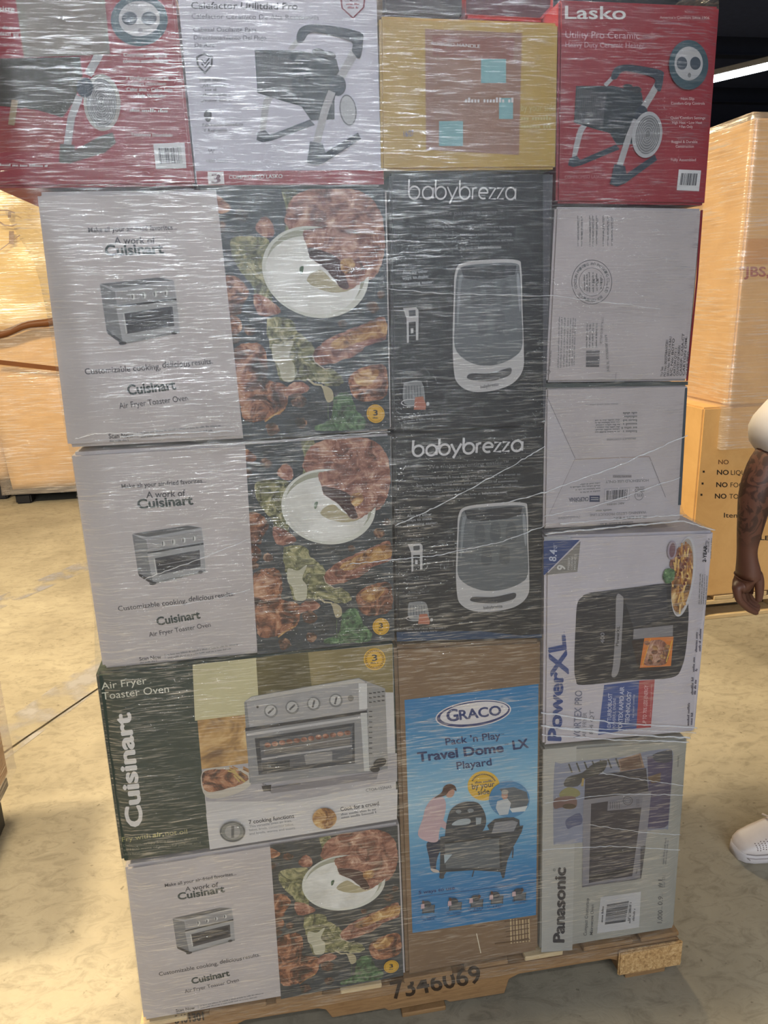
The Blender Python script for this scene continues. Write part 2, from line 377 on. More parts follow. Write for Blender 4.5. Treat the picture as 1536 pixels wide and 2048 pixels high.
# ------------------------------------------------------------------ the pallet under the stack
def front_outline(pts, Y=0.0): return [P(x, y, Y) for x, y in pts]
PX0, PX1 = -.322, .893; PD = .98
t = thing('wooden_pallet', 'worn wooden block pallet under the wrapped stack, stencilled 7346069', 'pallet', (.28, .49, 0))
so = [(PX0, .030), (PX0, .096), (PX1-.01, .090), (PX1, .082), (PX1+.001, .016), (PX1-.03, .012), (.752, .012), (.742, .02), (.738, .052), (.72, .06), (.50, .062), (.478, .052), (.468, .014), (.34, .016), (.33, .024), (.20, .022), (.192, .03), (.075, .03), (.062, .055), (.045, .062), (-.11, .064), (-.13, .056), (-.138, .03)]
for j, y in enumerate((0.004, .46, .94)):
    a = MB(); a.prism([(p[0], y, p[1]) for p in so][::-1], .038, WOOD); s = a.build('stringer', t, bevel=.002, seg=1)
    if j == 0: STR = s
rnd = random.Random(3)
x = PX0
for i in range(9):
    wd = (.095, .12, .1, .09, .11, .1, .09, .12, .095)[i]; x = PX0+(PX1-PX0-.1)*i/8
    a = MB(); a.box((x, -.002+rnd.uniform(0, .006), .096), (x+wd, PD+rnd.uniform(-.01, .01), .1075), WOOD if i % 3 else WOOD_PALE); a.build('deck_board', t, bevel=.002, seg=1)
for xx in (PX0+.02, .23, .76):
    a = MB(); a.box((xx, .0, 0), (xx+.1, PD, .0115), WOOD); a.build('bottom_board', t, bevel=.002, seg=1)
a = MB(); a.box((PX1-.155, -.006, .017), (PX1+.003, .0035, .086), OSB); a.build('repair_plate', t, 'rough particle board end patch', bevel=.003)
pr = Printer(Y=.0035)
pr.text('7346069', (786, 1998), (964, 1964), 36, ink(52, 38, 24, .8), .02); pr.build('stencil_number', STR)
pr = Printer(Y=.0035); pr.text('8401301', (350, 2048), (408, 2040), 17, ink(40, 30, 20, .8), .03); pr.build('stencil_number', STR)

# ------------------------------------------------------------------ heater cartons, top layer
def heater(pr, m_body, m_tube, m_foot, m_disc):
    """printed picture of a tubular frame heater, in the crop units of the white carton"""
    pr.blob([(1100, 380), (1056, 395), (1040, 520), (1060, 525), (1078, 420)], m_tube, sub=3)
    pr.poly([(1030, 530), (1060, 520), (1080, 540), (1240, 478), (1260, 500), (1090, 562), (1050, 570), (1026, 560)], m_foot)
    pr.up().poly([(1018, 200), (1200, 202), (1345, 236), (1362, 300), (1338, 400), (1338, 478), (1245, 482), (1205, 425), (1150, 410), (1030, 372)], m_body)
    pr.up().poly([(1020, 206), (1172, 240), (1168, 404), (1034, 370)], DGREY)
    for i in range(16):
        xx = 1024+i*9.4; pr.up() if i == 0 else None; pr.line([(xx, 210+i*2.1), (xx+6, 370+i*2.1)], 2.2, m_body)
    pr.ell(1275, 208, 26, 14, BLACKI, 10); pr.ell(1318, 222, 26, 16, BLACKI, 10)
    pr.up().line([(1428, 190), (1396, 250), (1350, 330)], 34, m_tube); pr.line([(1206, 146), (1160, 200)], 20, m_tube)
    pr.up().blob([(1186, 165), (1196, 118), (1242, 97), (1330, 104), (1440, 128), (1453, 160), (1440, 232), (1408, 205), (1404, 166), (1300, 136), (1240, 132), (1212, 168)], m_foot, sub=4)
    pr.ell(1392, 440, 34, 62, m_disc, -8); pr.up().ring(1392, 440, 34, 62, 5, STEEL_D, -8)
    pr.ell(1352, 342, 32, 42, m_foot)
    pr.up().line([(1328, 366), (1300, 440), (1262, 590)], 30, m_tube)
    pr.up().poly([(1240, 565), (1292, 575), (1302, 610), (1432, 530), (1444, 556), (1300, 650), (1262, 662), (1228, 650)], m_foot)
    return pr
def knobs(pr, cx, cy, rx, ry):
    pr.ell(cx, cy, rx, ry, ink(52, 74, 84)).up().ell(cx, cy-ry*.05, rx*.72, ry*.68, LGREY).up()
    pr.ell(cx-rx*.34, cy-ry*.06, rx*.27, ry*.26, ink(56, 66, 78)); pr.ell(cx+rx*.34, cy-ry*.06, rx*.27, ry*.26, ink(56, 66, 78)); pr.ell(cx+rx*.04, cy+ry*.42, rx*.08, ry*.1, MGREY)
DARKP = ink(40, 48, 54); FOOT = ink(42, 50, 62); TUBEP = ink(158, 156, 158); OLIVE = ink(54, 50, 40)

G1 = 'cartons on the top layer of the wrapped stack'
t = carton('carton', 'red heater carton overhanging at upper left with a grey paper label and round knob picture', [(-70, -40), (346, -40), (390, 371), (-14, 376)], RED, .55, 0, group='red heater cartons')
pr = Printer(); pr.crop = (0, 0, 2.0)
pr.poly([(0, 234), (320, 228), (330, 300), (300, 400), (250, 470), (150, 440), (-40, 420)], OLIVE)
pr.poly([(0, 470), (100, 430), (200, 470), (280, 560), (240, 600), (0, 610)], ink(140, 50, 46))
pr.up().line([(398, 215), (352, 300)], 34, TUBEP); pr.ell(408, 410, 74, 114, ink(150, 146, 140), -4); pr.up().ell(406, 412, 60, 98, MGREY, -4)
pr.up()
for i in range(9): pr.ring(406, 412, 56-i*6, 92-i*10, 2.2, LGREY, -4, n=30)
pr.ell(340, 350, 34, 40, FOOT); pr.up().line([(318, 385), (285, 470), (268, 590)], 30, TUBEP)
pr.up().poly([(240, 575), (296, 580), (300, 600), (400, 545), (450, 530), (464, 570), (420, 610), (280, 652), (236, 650)], ink(74, 66, 60))
pr.line([(60, 400), (45, 500)], 26, ink(150, 130, 100))
knobs(pr, 557, 80, 114, 104); pr.text('Low', (512, 22), (556, 22), 14, DGREY)
pr.build('heater_picture', t)
pr = Printer(); pr.crop = (0, 0, 2.0); pr.k = 2
pr.text('siste', (-4, 46), (58, 48), 24, PALE, .01); pr.text('s de tran', (-6, 116), (75, 118), 16, PALE); pr.text('fácil ag', (0, 142), (75, 144), 16, PALE)
for s_, x0, x1, y in (('Controles con agarre', 494, 668, 226), ('cómodo antideslizante', 492, 672, 250), ('3 configuraciones de', 503, 674, 318), ('confort silencioso:', 515, 665, 340), ('Calor alto • Calor bajo', 506, 688, 364), ('• Solo Ventilador', 540, 664, 388), ('Totalmente Ensamblado', 524, 690, 545)):
    pr.text(s_, (x0, y), (x1, y+2), 15, PALE, .008)
pr.greek((520, 446), (680, 450), 13, PALE); pr.greek((0, 664), (190, 668), 10, PALE)
pr.build('printed_text', t)
pr = Printer(); pr.crop = (0, 0, 2.0); pr.k = 3
pr.poly([(613, 575), (738, 570), (746, 672), (624, 676)], LABEL).up().barcode([(632, 592), (724, 588), (730, 652), (640, 656)], DGREY)
pr.build('barcode_label', t, 'white barcode label')
pr = Printer(); pr.k = 14; pr.poly([(26, -38), (206, -38), (220, 108), (48, 115)], ink(128, 120, 112, .7, .12)); pr.build('paper_label', t, 'blank grey brown paper label')

t = carton('carton', 'white heater carton with a red lower band, left of the mustard yellow carton', [(352, -40), (753, -40), (764, 371), (393, 371)], ink(184, 182, 194), .55, 0)
pr = Printer(); pr.poly([(392, 342), (767, 340), (768, 369), (394, 370)], RED)
pr.up().poly([(415, 344), (447, 343), (449, 368), (417, 369)], PALE).up().text('3', (423, 366), (441, 366), 19, ink(90, 50, 60), .03).text('COMPROMISO LASKO', (458, 358), (565, 356), 8, PALE, .01)
pr.build('red_band', t)
pr = Printer(); pr.crop = (0, 0, 2.0); heater(pr, DARKP, TUBEP, FOOT, LGREY); pr.build('heater_picture', t)
pr = Printer(); pr.crop = (0, 0, 2.0); pr.k = 2
pr.text('Calefactor Utilitdad Pro', (764, 34), (1190, 38), 28, DGREY, .014); pr.text('Calefactor Cerámico De Alta Resistencia', (766, 74), (1276, 80), 21, ink(92, 92, 100))
for s_, x0, x1, y in (('Cabezal Oscilante Para', 772, 1026, 126), ('Direccionamiento Del Flujo', 775, 1065, 158), ('De Aire', 779, 858, 188)): pr.text(s_, (x0, y), (x1, y+1), 18, ink(92, 92, 100), .006)
sh = [(784, 226), (818, 210), (853, 226), (850, 262), (820, 297), (788, 264)]
pr.poly(sh, DGREY).up().poly([(818+(x-818)*.76, 250+(y-250)*.76) for x, y in sh], ink(184, 182, 194)).up()
for dy in (0, 16): pr.line([(806, 238+dy), (820, 254+dy), (838, 232+dy)], 6, DGREY)
pr.text('Triple Seguro', (794, 325), (904, 323), 14, DGREY, .012)
for y in (348, 384, 406): pr.line([(802, y-2), (808, y+4), (818, y-10)], 3, MGREY); pr.greek((820, y), (925, y), 11, MGREY)
pr.greek((820, 364), (870, 364), 11, MGREY)
pr.blob([(815, 460), (822, 444), (834, 438), (846, 452), (846, 468), (838, 486), (824, 484)], DGREY, sub=3)
pr.text('Fabricación Duradera', (810, 506), (972, 502), 13, MGREY, .008); pr.text('Y Resistente', (814, 528), (908, 526), 13, MGREY, .008)
pr.text('W', (832, 615), (858, 615), 20, DGREY); pr.text('1500 Vatios', (826, 650), (912, 650), 13, MGREY)
sh = [(1360, -10), (1410, -20), (1462, -10), (1458, 30), (1412, 76), (1366, 34)]
pr.poly(sh, ink(120, 50, 60)).up().poly([(1411+(x-1411)*.86, 20+(y-20)*.86) for x, y in sh], ink(190, 186, 196)).up().text('COMFORT', (1378, 6), (1444, 6), 11, ink(120, 50, 60), .01); pr.greek((1384, 20), (1440, 20), 9, RED); pr.greek((1390, 34), (1434, 34), 9, RED)
pr.build('printed_text', t)

t = carton('carton', 'mustard yellow carton with a haze-paled maroon printed square between the white and red cartons', [(759, 31), (1117, 45), (1112, 338), (763, 341)], ink(176, 146, 70), .5, -.002)
pr = Printer(Y=-.002); pr.poly([(850, 58), (1044, 66), (1038, 310), (852, 300)], ink(140, 104, 84)); pr.up().poly([(864, 70), (1030, 76), (1026, 120), (866, 112)], ink(130, 80, 66))  # maroon inks paled, film haze put into the print colours
for q in ((962, 118, 1012, 166), (878, 242, 926, 292), (998, 196, 1026, 238)): pr.quad(*q, ink(120, 164, 168))
pr.up().text('RUGGED HANDLE', (862, 90), (960, 96), 7, PALE).text('by your side', (1042, 222), (1110, 222), 15, ink(190, 176, 120))
pr.greek((930, 205), (1030, 205), 10, PALE); pr.greek((1042, 240), (1104, 240), 9, ink(190, 176, 120)); pr.greek((1042, 256), (1104, 256), 9, ink(190, 176, 120))
pr.build('printed_square', t); pr = Printer(Y=-.002); pr.k = 2; pr.text('16/27', (808, 274), (828, 272), 12, ink(80, 100, 150), .01); pr.build('handwritten_number', t)

t = carton('carton', 'dark grey carton on top behind the mustard yellow carton, only its lower edge showing', [(766, -40), (925, -40), (925, 34), (766, 30)], ink(62, 60, 66), .4, .07)
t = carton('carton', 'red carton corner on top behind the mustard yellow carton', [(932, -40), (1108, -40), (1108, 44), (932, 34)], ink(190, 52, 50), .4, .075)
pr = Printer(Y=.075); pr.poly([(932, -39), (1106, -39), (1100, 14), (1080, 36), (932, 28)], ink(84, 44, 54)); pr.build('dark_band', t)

t = carton('carton', 'red heater carton at the upper right corner with a round knob picture and barcode', [(1119, -2), (1441, 12), (1411, 410), (1113, 406)], RED, .55, 0, group='red heater cartons')
s_ = [(508, 103), (690, 103), (680, 330), (510, 330)]; 
pr = Printer(Y=0, src=[(1018, 200), (1392, 440), (1262, 660), (1040, 560)], dst=[(1152, 172), (1296, 270), (1234, 372), (1142, 330)])
heater(pr, DARKP, TUBEP, FOOT, LGREY); pr.h = None; pr.crop = (740, 0, 1.93)
pr.ell(1070, 520, 58, 90, LGREY, 8); pr.up().ell(1072, 520, 46, 76, MGREY, 8); pr.up()
for i in range(6): pr.ring(1072, 520, 42-i*6, 70-i*10, 2, LGREY, 8, n=26)
knobs(pr, 1230, 250, 76, 96); pr.build('heater_picture', t)
pr = Printer(); pr.crop = (740, 0, 1.93); pr.k = 3
pr.text('Lasko', (752, 72), (988, 74), 52, PALE, .012)
pr.text('Utility Pro Ceramic', (754, 146), (1040, 150), 28, ink(190, 140, 150)); pr.text('Heavy Duty Ceramic Heater', (754, 182), (1060, 186), 22, ink(190, 140, 150))
pr.text('America’s Comfort Since 1906', (1118, 72), (1310, 74), 11, ink(200, 160, 160), .008)
for s_, x0, x1, y in (('Non-Slip', 1200, 1252, 386), ('Comfort-Grip Controls', 1162, 1292, 404), ('Quiet Comfort Settings', 1160, 1294, 460), ('High Heat • Low Heat', 1166, 1282, 478), ('• Fan Only', 1194, 1246, 494), ('Rugged & Durable', 1164, 1264, 552), ('Construction', 1180, 1250, 570), ('Fully Assembled', 1162, 1258, 622)):
    pr.text(s_, (x0, y), (x1, y), 11, ink(205, 170, 172), .008)
pr.text('COMPROMISO LASKO', (752, 690), (900, 688), 14, ink(176, 110, 116)); pr.build('printed_text', t)
pr = Printer(); pr.crop = (740, 0, 1.93); pr.k = 3; pr.poly([(1192, 654), (1278, 658), (1270, 738), (1184, 734)], LABEL).up().barcode([(1202, 668), (1266, 670), (1260, 716), (1196, 714)], DGREY, 24); pr.build('barcode_label', t, 'white barcode label')

# ------------------------------------------------------------------ toaster oven cartons
def oven_small(pr):
    """crop units of the lowest carton"""
    pr.poly([(300, 462), (560, 404), (608, 406), (616, 462), (364, 526)], STEEL); pr.poly([(300, 462), (362, 478), (388, 642), (322, 612)], ink(112, 112, 114))
    pr.up().poly([(302, 460), (545, 405), (606, 407), (366, 466)], ink(88, 88, 90))
    pr.poly([(366, 476), (604, 418), (614, 458), (370, 520)], ink(140, 138, 138)); pr.up()
    for i in range(4): pr.ell(435+i*46, 484-i*11, 9, 10, ink(190, 188, 186)).ell(432+i*46, 484-i*11, 3, 9, DGREY)
    pr.poly([(362, 520), (616, 462), (624, 570), (388, 642)], ink(150, 150, 150)).up()
    pr.line([(364, 526), (616, 467)], 7, BLACKI); pr.poly([(392, 544), (598, 492), (602, 556), (404, 608)], ink(62, 62, 68)).up()
    pr.poly([(404, 552), (590, 505), (592, 545), (410, 594)], ink(42, 42, 48)); pr.line([(394, 544), (404, 606)], 6, ink(180, 178, 176)); pr.line([(410, 570), (590, 524)], 3, MGREY)
    pr.line([(386, 640), (624, 572)], 7, ink(120, 120, 120)); pr.ell(386, 640, 16, 6, BLACKI, -12); pr.ell(600, 578, 12, 6, BLACKI, -12); pr.poly([(320, 604), (388, 634), (388, 646), (326, 618)], BLACKI)
T4P = [(248, 1733), (540, 1686), (562, 2002), (288, 2044)]
SERIF = ink(64, 62, 66); GREENK = ink(44, 56, 54)
def toaster_side(t, dst, Y=0.0, badge=True):
    def pr_(k=1):
        p = Printer(Y, T4P, dst); p.crop = (230, 1660, 2.603); p.k = k; return p
    p = pr_(); oven_small(p); p.build('oven_picture', t)
    p = pr_()
    p.text('Make all your air-fried favorites...', (260, 297), (632, 234), 17, SERIF, .022, .05)
    p.text('A work of', (366, 320), (538, 294), 24, SERIF, .02, .1); p.text('Cuisinart', (330, 364), (572, 322), 36, GREENK, .045)
    p.text('Customizable cooking, ', (230, 760), (538, 703), 20, SERIF, .012); p.text('delicious', (545, 697), (660, 678), 21, SERIF, .018, .22); p.text('results.', (668, 674), (756, 656), 18, SERIF, .012)
    p.text('Cuisinart', (402, 802), (598, 758), 32, GREENK, .045); p.text('Air Fryer Toaster Oven', (364, 850), (646, 788), 19, SERIF, .008)
    p.text('Scan Now', (318, 948), (416, 932), 15, SERIF, .02); p.greek((320, 958), (396, 946), 6, MGREY)
    p.line([(432, 912), (434, 930)], 1.5, MGREY); p.greek((444, 918), (775, 852), 6, MGREY); p.greek((446, 930), (740, 872), 6, MGREY)
    p.build('printed_text', t)
T2Q = [(490, 886), (784, 868), (792, 1283), (515, 1312)]
DKR = blotch('dark_crumbs_print', [(.42, (.016, .014, .014)), (.55, (.09, .04, .025)), (.68, (.34, .2, .12))], 50, 10)
def food_print(t, dst, Y=0.0):
    p = Printer(Y, T2Q, dst); p.crop = (480, 850, 4.453)
    p.h2 = None
    # whole picture area
    c = [(0, 0)]*4; q = [((x-480)*4.453, (y-850)*4.453) for x, y in T2Q]
    p.clip(dst); p.poly(q, SLATE).up()
    p.blob([(28, 200), (90, 220), (150, 290), (80, 330), (34, 300)], ROAST, .02); p.blob([(330, 420), (400, 330), (470, 380), (470, 470), (400, 480)], ROAST_R, .03)
    p.blob([(545, 100), (640, 95), (680, 200), (620, 300), (600, 400), (560, 440), (580, 300)], LEAF, .01)
    p.blob([(150, 500), (300, 480), (430, 500), (420, 640), (380, 760), (440, 900), (420, 1040), (330, 1000), (290, 850), (200, 740), (140, 620)], LEAF, .012)
    p.blob([(70, 790), (200, 800), (260, 900), (200, 1000), (180, 1060), (85, 1040)], ROAST, .02); p.blob([(94, 1080), (170, 1090), (190, 1180), (100, 1220)], ROAST, .03)
    p.blob([(300, 900), (450, 960), (500, 1040), (330, 1060)], ROAST_R, .02)
    p.blob([(400, 1090), (590, 1090), (640, 1180), (760, 1280), (800, 1440), (940, 1470), (1000, 1560), (900, 1600), (760, 1560), (600, 1560), (480, 1560), (440, 1400), (400, 1280)], LEAF, .012).up()
    p.blob([(430, 1280), (520, 1300), (600, 1250), (560, 1370), (600, 1440), (590, 1560), (500, 1560), (470, 1450), (430, 1400)], ink(176, 172, 150, .5, .12), .008)
    p.blob([(130, 1330), (240, 1280), (350, 1300), (380, 1450), (380, 1560), (520, 1600), (540, 1720), (480, 1820), (330, 1890), (180, 1900), (140, 1760), (120, 1560)], ROAST, .015)
    p.blob([(560, 1590), (660, 1570), (720, 1620), (640, 1670), (520, 1680)], ROAST_R, .02)
    p.blob([(760, 1340), (860, 1240), (1040, 1150), (1200, 1080), (1345, 1040), (1355, 1200), (1200, 1260), (1120, 1330), (960, 1400), (800, 1430)], ROAST_R, .01)
    p.up().blob([(900, 1260), (1100, 1140), (1340, 1060), (1350, 1180), (1150, 1230), (980, 1300)], ROAST_Y, .01)
    p.blob([(1060, 1500), (1180, 1430), (1350, 1420), (1365, 1640), (1260, 1700), (1120, 1700), (1050, 1600)], ROAST, .012); p.up().blob([(1090, 1500), (1230, 1440), (1300, 1470), (1220, 1570), (1130, 1580)], ROAST_Y, .015)
    p.blob([(920, 1690), (1040, 1640), (1110, 1780), (1180, 1860), (1160, 1940), (980, 1950), (800, 1960), (760, 1930), (900, 1850)], HERB, .02)
    for x, y, r in ((60, 420, 40), (230, 330, 46), (120, 1250, 40), (620, 1720, 60), (400, 1960, 50), (640, 1900, 44), (250, 1180, 40), (1000, 1100, 30), (1250, 960, 44), (1320, 860, 30)):
        p.blob([(x-r, y-r*.6), (x+r*.2, y-r), (x+r*1.2, y), (x+r*.4, y+r), (x-r*.8, y+r*.7)], DKR, .06, 4)
    p.line([(700, 1540), (760, 1585), (820, 1590), (880, 1700)], 16, ink(170, 160, 130)); p.blob([(830, 1600), (900, 1620), (915, 1700), (860, 1720)], ink(160, 150, 120), .01)
    p.line([(750, 1350), (770, 1410), (850, 1460), (900, 1450)], 7, ink(180, 170, 150)); p.line([(340, 1900), (420, 1840), (500, 1800)], 14, ROAST_Y)
    p.line([(870, 1740), (868, 1850), (880, 1900), (905, 1820), (915, 1740)], 6, ink(70, 90, 60))
    # dish
    p.up().blob([(575, 300), (640, 180), (800, 110), (1080, 95), (1240, 150), (1320, 260), (1350, 400), (1345, 560), (1290, 700), (1200, 760), (1000, 700), (600, 420)], ROAST_R, .006)
    p.up().ell(795, 722, 425, 340, ink(196, 196, 186), 6, 70); p.up().ell(800, 700, 392, 300, ink(150, 150, 132), 6, 70); p.up().ell(775, 745, 380, 290, CREAM, 6, 70)
    p.up().blob([(720, 780), (830, 700), (960, 790), (1120, 800), (1000, 860), (840, 850)], ink(160, 150, 118, .5, .12), .008)
    p.up().blob([(700, 430), (780, 400), (900, 390), (1100, 420), (1280, 480), (1290, 640), (1180, 760), (1070, 830), (1000, 830), (940, 760), (860, 680), (760, 620), (735, 540)], ROAST_R, .008)
    p.up().blob([(740, 540), (860, 560), (990, 620), (1040, 760), (1060, 820), (1000, 830), (940, 760), (860, 680), (760, 610)], ink(66, 40, 40, .5, .3), .01); p.blob([(1000, 620), (1080, 600), (1110, 660), (1050, 720), (1000, 690)], ROAST_Y, .01)
    p.blob([(670, 690), (700, 680), (690, 730), (670, 740)], HERB, .03)
    p.build('food_picture', t)
    p = Printer(Y, T2Q, dst); p.crop = (480, 850, 4.453); p.k = 18
    p.ell(1268, 1806, 76, 76, ink(196, 152, 40)); p.up().ring(1268, 1806, 66, 66, 4, ink(150, 110, 30)); p.text('3', (1250, 1820), (1286, 1818), 46, BLACKI, .03); p.greek((1244, 1846), (1300, 1844), 14, BLACKI)
    p.build('round_badge', t, 'round mustard yellow badge with a 3')
TB = ink(178, 170, 168)
G2 = 'toaster oven cartons in the left column'
for lab, quad, sd, fd, Y in (
    ('uppermost white and food picture toaster oven carton, right under the red cartons', [(72, 383), (774, 375), (783, 862), (135, 896)], [(72, 382), (432, 376), (487, 884), (135, 897)], [(432, 376), (773, 374), (783, 861), (487, 883)], .0),
    ('middle white and food picture toaster oven carton, resting on the dark green carton', [(141, 906), (783, 868), (789, 1281), (205, 1339)], [(140, 905), (490, 886), (515, 1312), (205, 1342)], T2Q, .002),
    ('lowest white and food picture toaster oven carton, standing on the pallet', [(249, 1734), (799, 1647), (811, 1954), (287, 2044)], T4P, [(540, 1687), (798, 1648), (810, 1954), (562, 2001)], .001)):
    t = carton('carton', lab, quad, TB, .5, Y, .006, group='white toaster oven cartons with the food picture')
    a = lambda p: (p[0]-.5, p[1])
    inset = [(fd[0][0], fd[0][1]+3), (fd[1][0]-3, fd[1][1]+3), (fd[2][0]-3, fd[2][1]-3), (fd[3][0], fd[3][1]-3)]
    food_print(t, inset, Y); toaster_side(t, sd, Y)

t = carton('carton', 'dark green and photo fronted toaster oven carton with large vertical lettering', [(190, 1346), (788, 1286), (797, 1641), (243, 1727)], ink(42, 56, 50), .5, -.004, .006)
p = Printer(-.004); p.crop = (180, 1280, 2.477)
p.poly([(508, 122), (1498, 18), (1520, 888), (594, 1038)], ink(186, 182, 180)).up()
p.poly([(508, 122), (826, 88), (834, 275), (770, 300), (770, 380), (520, 400)], ink(186, 178, 140, .5, .08)); p.poly([(822, 88), (1200, 48), (1200, 260), (834, 280)], ink(92, 84, 52, .5, .2)); p.poly([(1080, 62), (1498, 20), (1502, 260), (1100, 250)], ink(132, 118, 78, .5, .15))
p.poly([(532, 398), (770, 370), (786, 610), (553, 640)], blotch('table_print', [(.35, (.16, .08, .03)), (.5, (.42, .24, .08)), (.62, (.6, .4, .18))], 14, 3))
p.poly([(553, 640), (786, 612), (1520, 560), (1522, 700), (1000, 800), (575, 800)], ink(158, 154, 156, .5, .1))
p.poly([(575, 860), (1524, 740), (1520, 888), (594, 1038)], ink(192, 188, 186, .5, .03)).up()
p.blob([(555, 655), (660, 630), (790, 650), (800, 715), (700, 770), (575, 778)], ink(180, 172, 160), sub=4).up().blob([(560, 660), (640, 640), (740, 650), (785, 690), (700, 730), (575, 750)], ROAST, .01)
for i in range(14): a = p.rnd.uniform(0, 90); b = p.rnd.uniform(0, 50); p.line([(680+a, 625+b), (710+a, 640+b+p.rnd.uniform(-14, 20))], 8, ROAST_Y if i % 2 else ink(176, 150, 90))
# oven
p.up().poly([(764, 308), (800, 280), (1330, 188), (1372, 205), (1460, 240), (1475, 640), (1385, 655), (790, 708)], ink(120, 120, 122))
p.poly([(840, 700), (900, 730), (1430, 650), (1420, 690), (900, 760)], ink(120, 116, 120))
p.up().poly([(776, 310), (1362, 205), (1370, 350), (790, 432)], ink(152, 150, 150, .4)); p.poly([(766, 308), (800, 282), (1332, 190), (1362, 206)], ink(172, 168, 162))
p.poly([(1372, 205), (1462, 240), (1476, 620), (1384, 650)], ink(140, 138, 136, .4)); p.poly([(1330, 215), (1372, 215), (1374, 340), (1334, 345)], ink(196, 194, 192))
p.poly([(768, 440), (1372, 352), (1384, 650), (796, 716)], ink(128, 128, 130, .4)).up()
p.line([(770, 444), (1372, 356)], 16, ink(44, 46, 52)); p.line([(778, 470), (1350, 382)], 12, ink(176, 174, 174)); p.poly([(1340, 362), (1372, 360), (1384, 650), (1358, 650)], ink(176, 176, 174))
p.poly([(816, 486), (1310, 410), (1312, 610), (836, 668)], ink(52, 56, 64)).up()
p.poly([(840, 500), (1300, 428), (1300, 590), (852, 646)], ink(84, 86, 92)); p.up().poly([(860, 520), (1290, 450), (1288, 520), (862, 570)], ink(104, 100, 98, .5, .15))
for i in range(12): p.ell(880+i*36, 520-i*5.5, 16, 12, ROAST_R)
p.up(); p.line([(850, 590), (1298, 524)], 9, ink(160, 158, 158)); p.line([(848, 550), (1296, 484)], 3, ink(170, 168, 168)); p.poly([(852, 610), (990, 592), (990, 640), (856, 650)], ink(46, 50, 56)); p.poly([(1060, 570), (1200, 552), (1200, 600), (1070, 618)], ink(130, 128, 128))
for i, (x, y) in enumerate(((896, 352), (1002, 334), (1108, 316), (1218, 300))):
    p.ell(x, y, 34, 34, ink(110, 110, 112), n=26); p.up().ell(x-1, y-2, 26, 26, ink(176, 174, 172), n=26); p.k += 1
    p.line([(x-14, y+12), (x+14, y-14)] if i < 2 else [(x-5, y+18), (x+4, y-18)], 9, ink(72, 72, 76)); p.k -= 2
p.ell(1292, 288, 15, 15, ink(90, 90, 92)); p.ell(830, 332, 6, 6, BLACKI)
for r in range(3):
    for i in range(4): p.quad(1382+i*21, 262+r*22-i*3, 1396+i*21, 267+r*22-i*3, BLACKI)
for r in range(9): p.quad(1382, 352+r*26, 1398, 356+r*26, BLACKI)
p.up().ell(1436, 608, 34, 22, BLACKI, -25); p.ell(1412, 640, 24, 16, BLACKI); p.poly([(850, 724), (898, 718), (896, 748), (858, 750)], BLACKI); p.line([(900, 732), (1040, 712)], 6, ink(90, 90, 94))
p.ell(706, 950, 64, 52, ink(120, 120, 116)); p.up().ring(706, 950, 60, 48, 4, DGREY).ell(706, 950, 38, 34, ink(150, 148, 144)); p.up().quad(700, 920, 714, 980, ink(90, 90, 90))
p.ell(1162, 884, 60, 52, ROAST_Y)
p.build('oven_picture', t)
p = Printer(-.004); p.crop = (180, 1280, 2.477); p.k = 3
p.text('Air Fryer', (58, 246), (282, 216), 36, ink(196, 196, 180)); p.text('Toaster Oven', (62, 296), (392, 258), 38, ink(196, 196, 180))
p.text('Fry with', (160, 1000), (300, 980), 24, ink(150, 148, 100)); p.text('air,', (310, 978), (366, 970), 24, ink(170, 166, 110), .03, .2); p.text('not oil', (374, 968), (482, 960), 24, ink(150, 148, 100))
for i, (x1, s_) in enumerate(((530, 'Delicious, crispy fried entrées, thanks'), (548, 'to 1800 watts of powerful airflow and'), (250, 'ultra heat.'))): p.text(s_, (166, 1024+i*22), (x1, 988+i*22 if i < 2 else 1050+10), 12, ink(118, 120, 104))
p.text('7 cooking functions', (788, 912), (1012, 880), 20, SERIF, .025)
for i, s_ in enumerate(('This versatile oven air fries,', 'bakes, broils, convection bakes,', 'and broils, warms and toasts.')): p.text(s_, (790, 930+i*18), (1000+i*10, 900+i*18), 12, MGREY)
p.text('Cook for a crowd', (1242, 848), (1432, 818), 20, SERIF, .025); p.greek((1244, 870), (1420, 842), 11, MGREY); p.greek((1246, 886), (1420, 858), 11, MGREY); p.text('CTOA-122NAS', (1368, 752), (1494, 734), 15, DGREY)
p.build('printed_text', t)
p = Printer(-.004); p.crop = (180, 1280, 2.477); p.k = 3; p.text('Cuisinart', (262, 918), (198, 362), 84, ink(208, 204, 200), .05); p.build('brand_lettering', t, 'large white vertical lettering')
p = Printer(-.004); p.crop = (180, 1280, 2.477); p.k = 5
p.ell(1410, 95, 54, 54, ink(204, 158, 36)); p.up().ring(1410, 95, 48, 48, 2.5, ink(120, 90, 30)); p.text('3', (1398, 104), (1424, 102), 32, BLACKI, .02); p.greek((1390, 118), (1432, 116), 9, BLACKI)
for i in range(26):
    q = 2*pi*i/26; p.poly([(1410+cos(q+d_)*r_, 95+sin(q+d_)*r_) for d_, r_ in ((0, 38), (.13, 38), (.13, 44), (0, 44))], ink(120, 90, 30))
p.build('round_badge', t, 'round yellow badge with a 3')

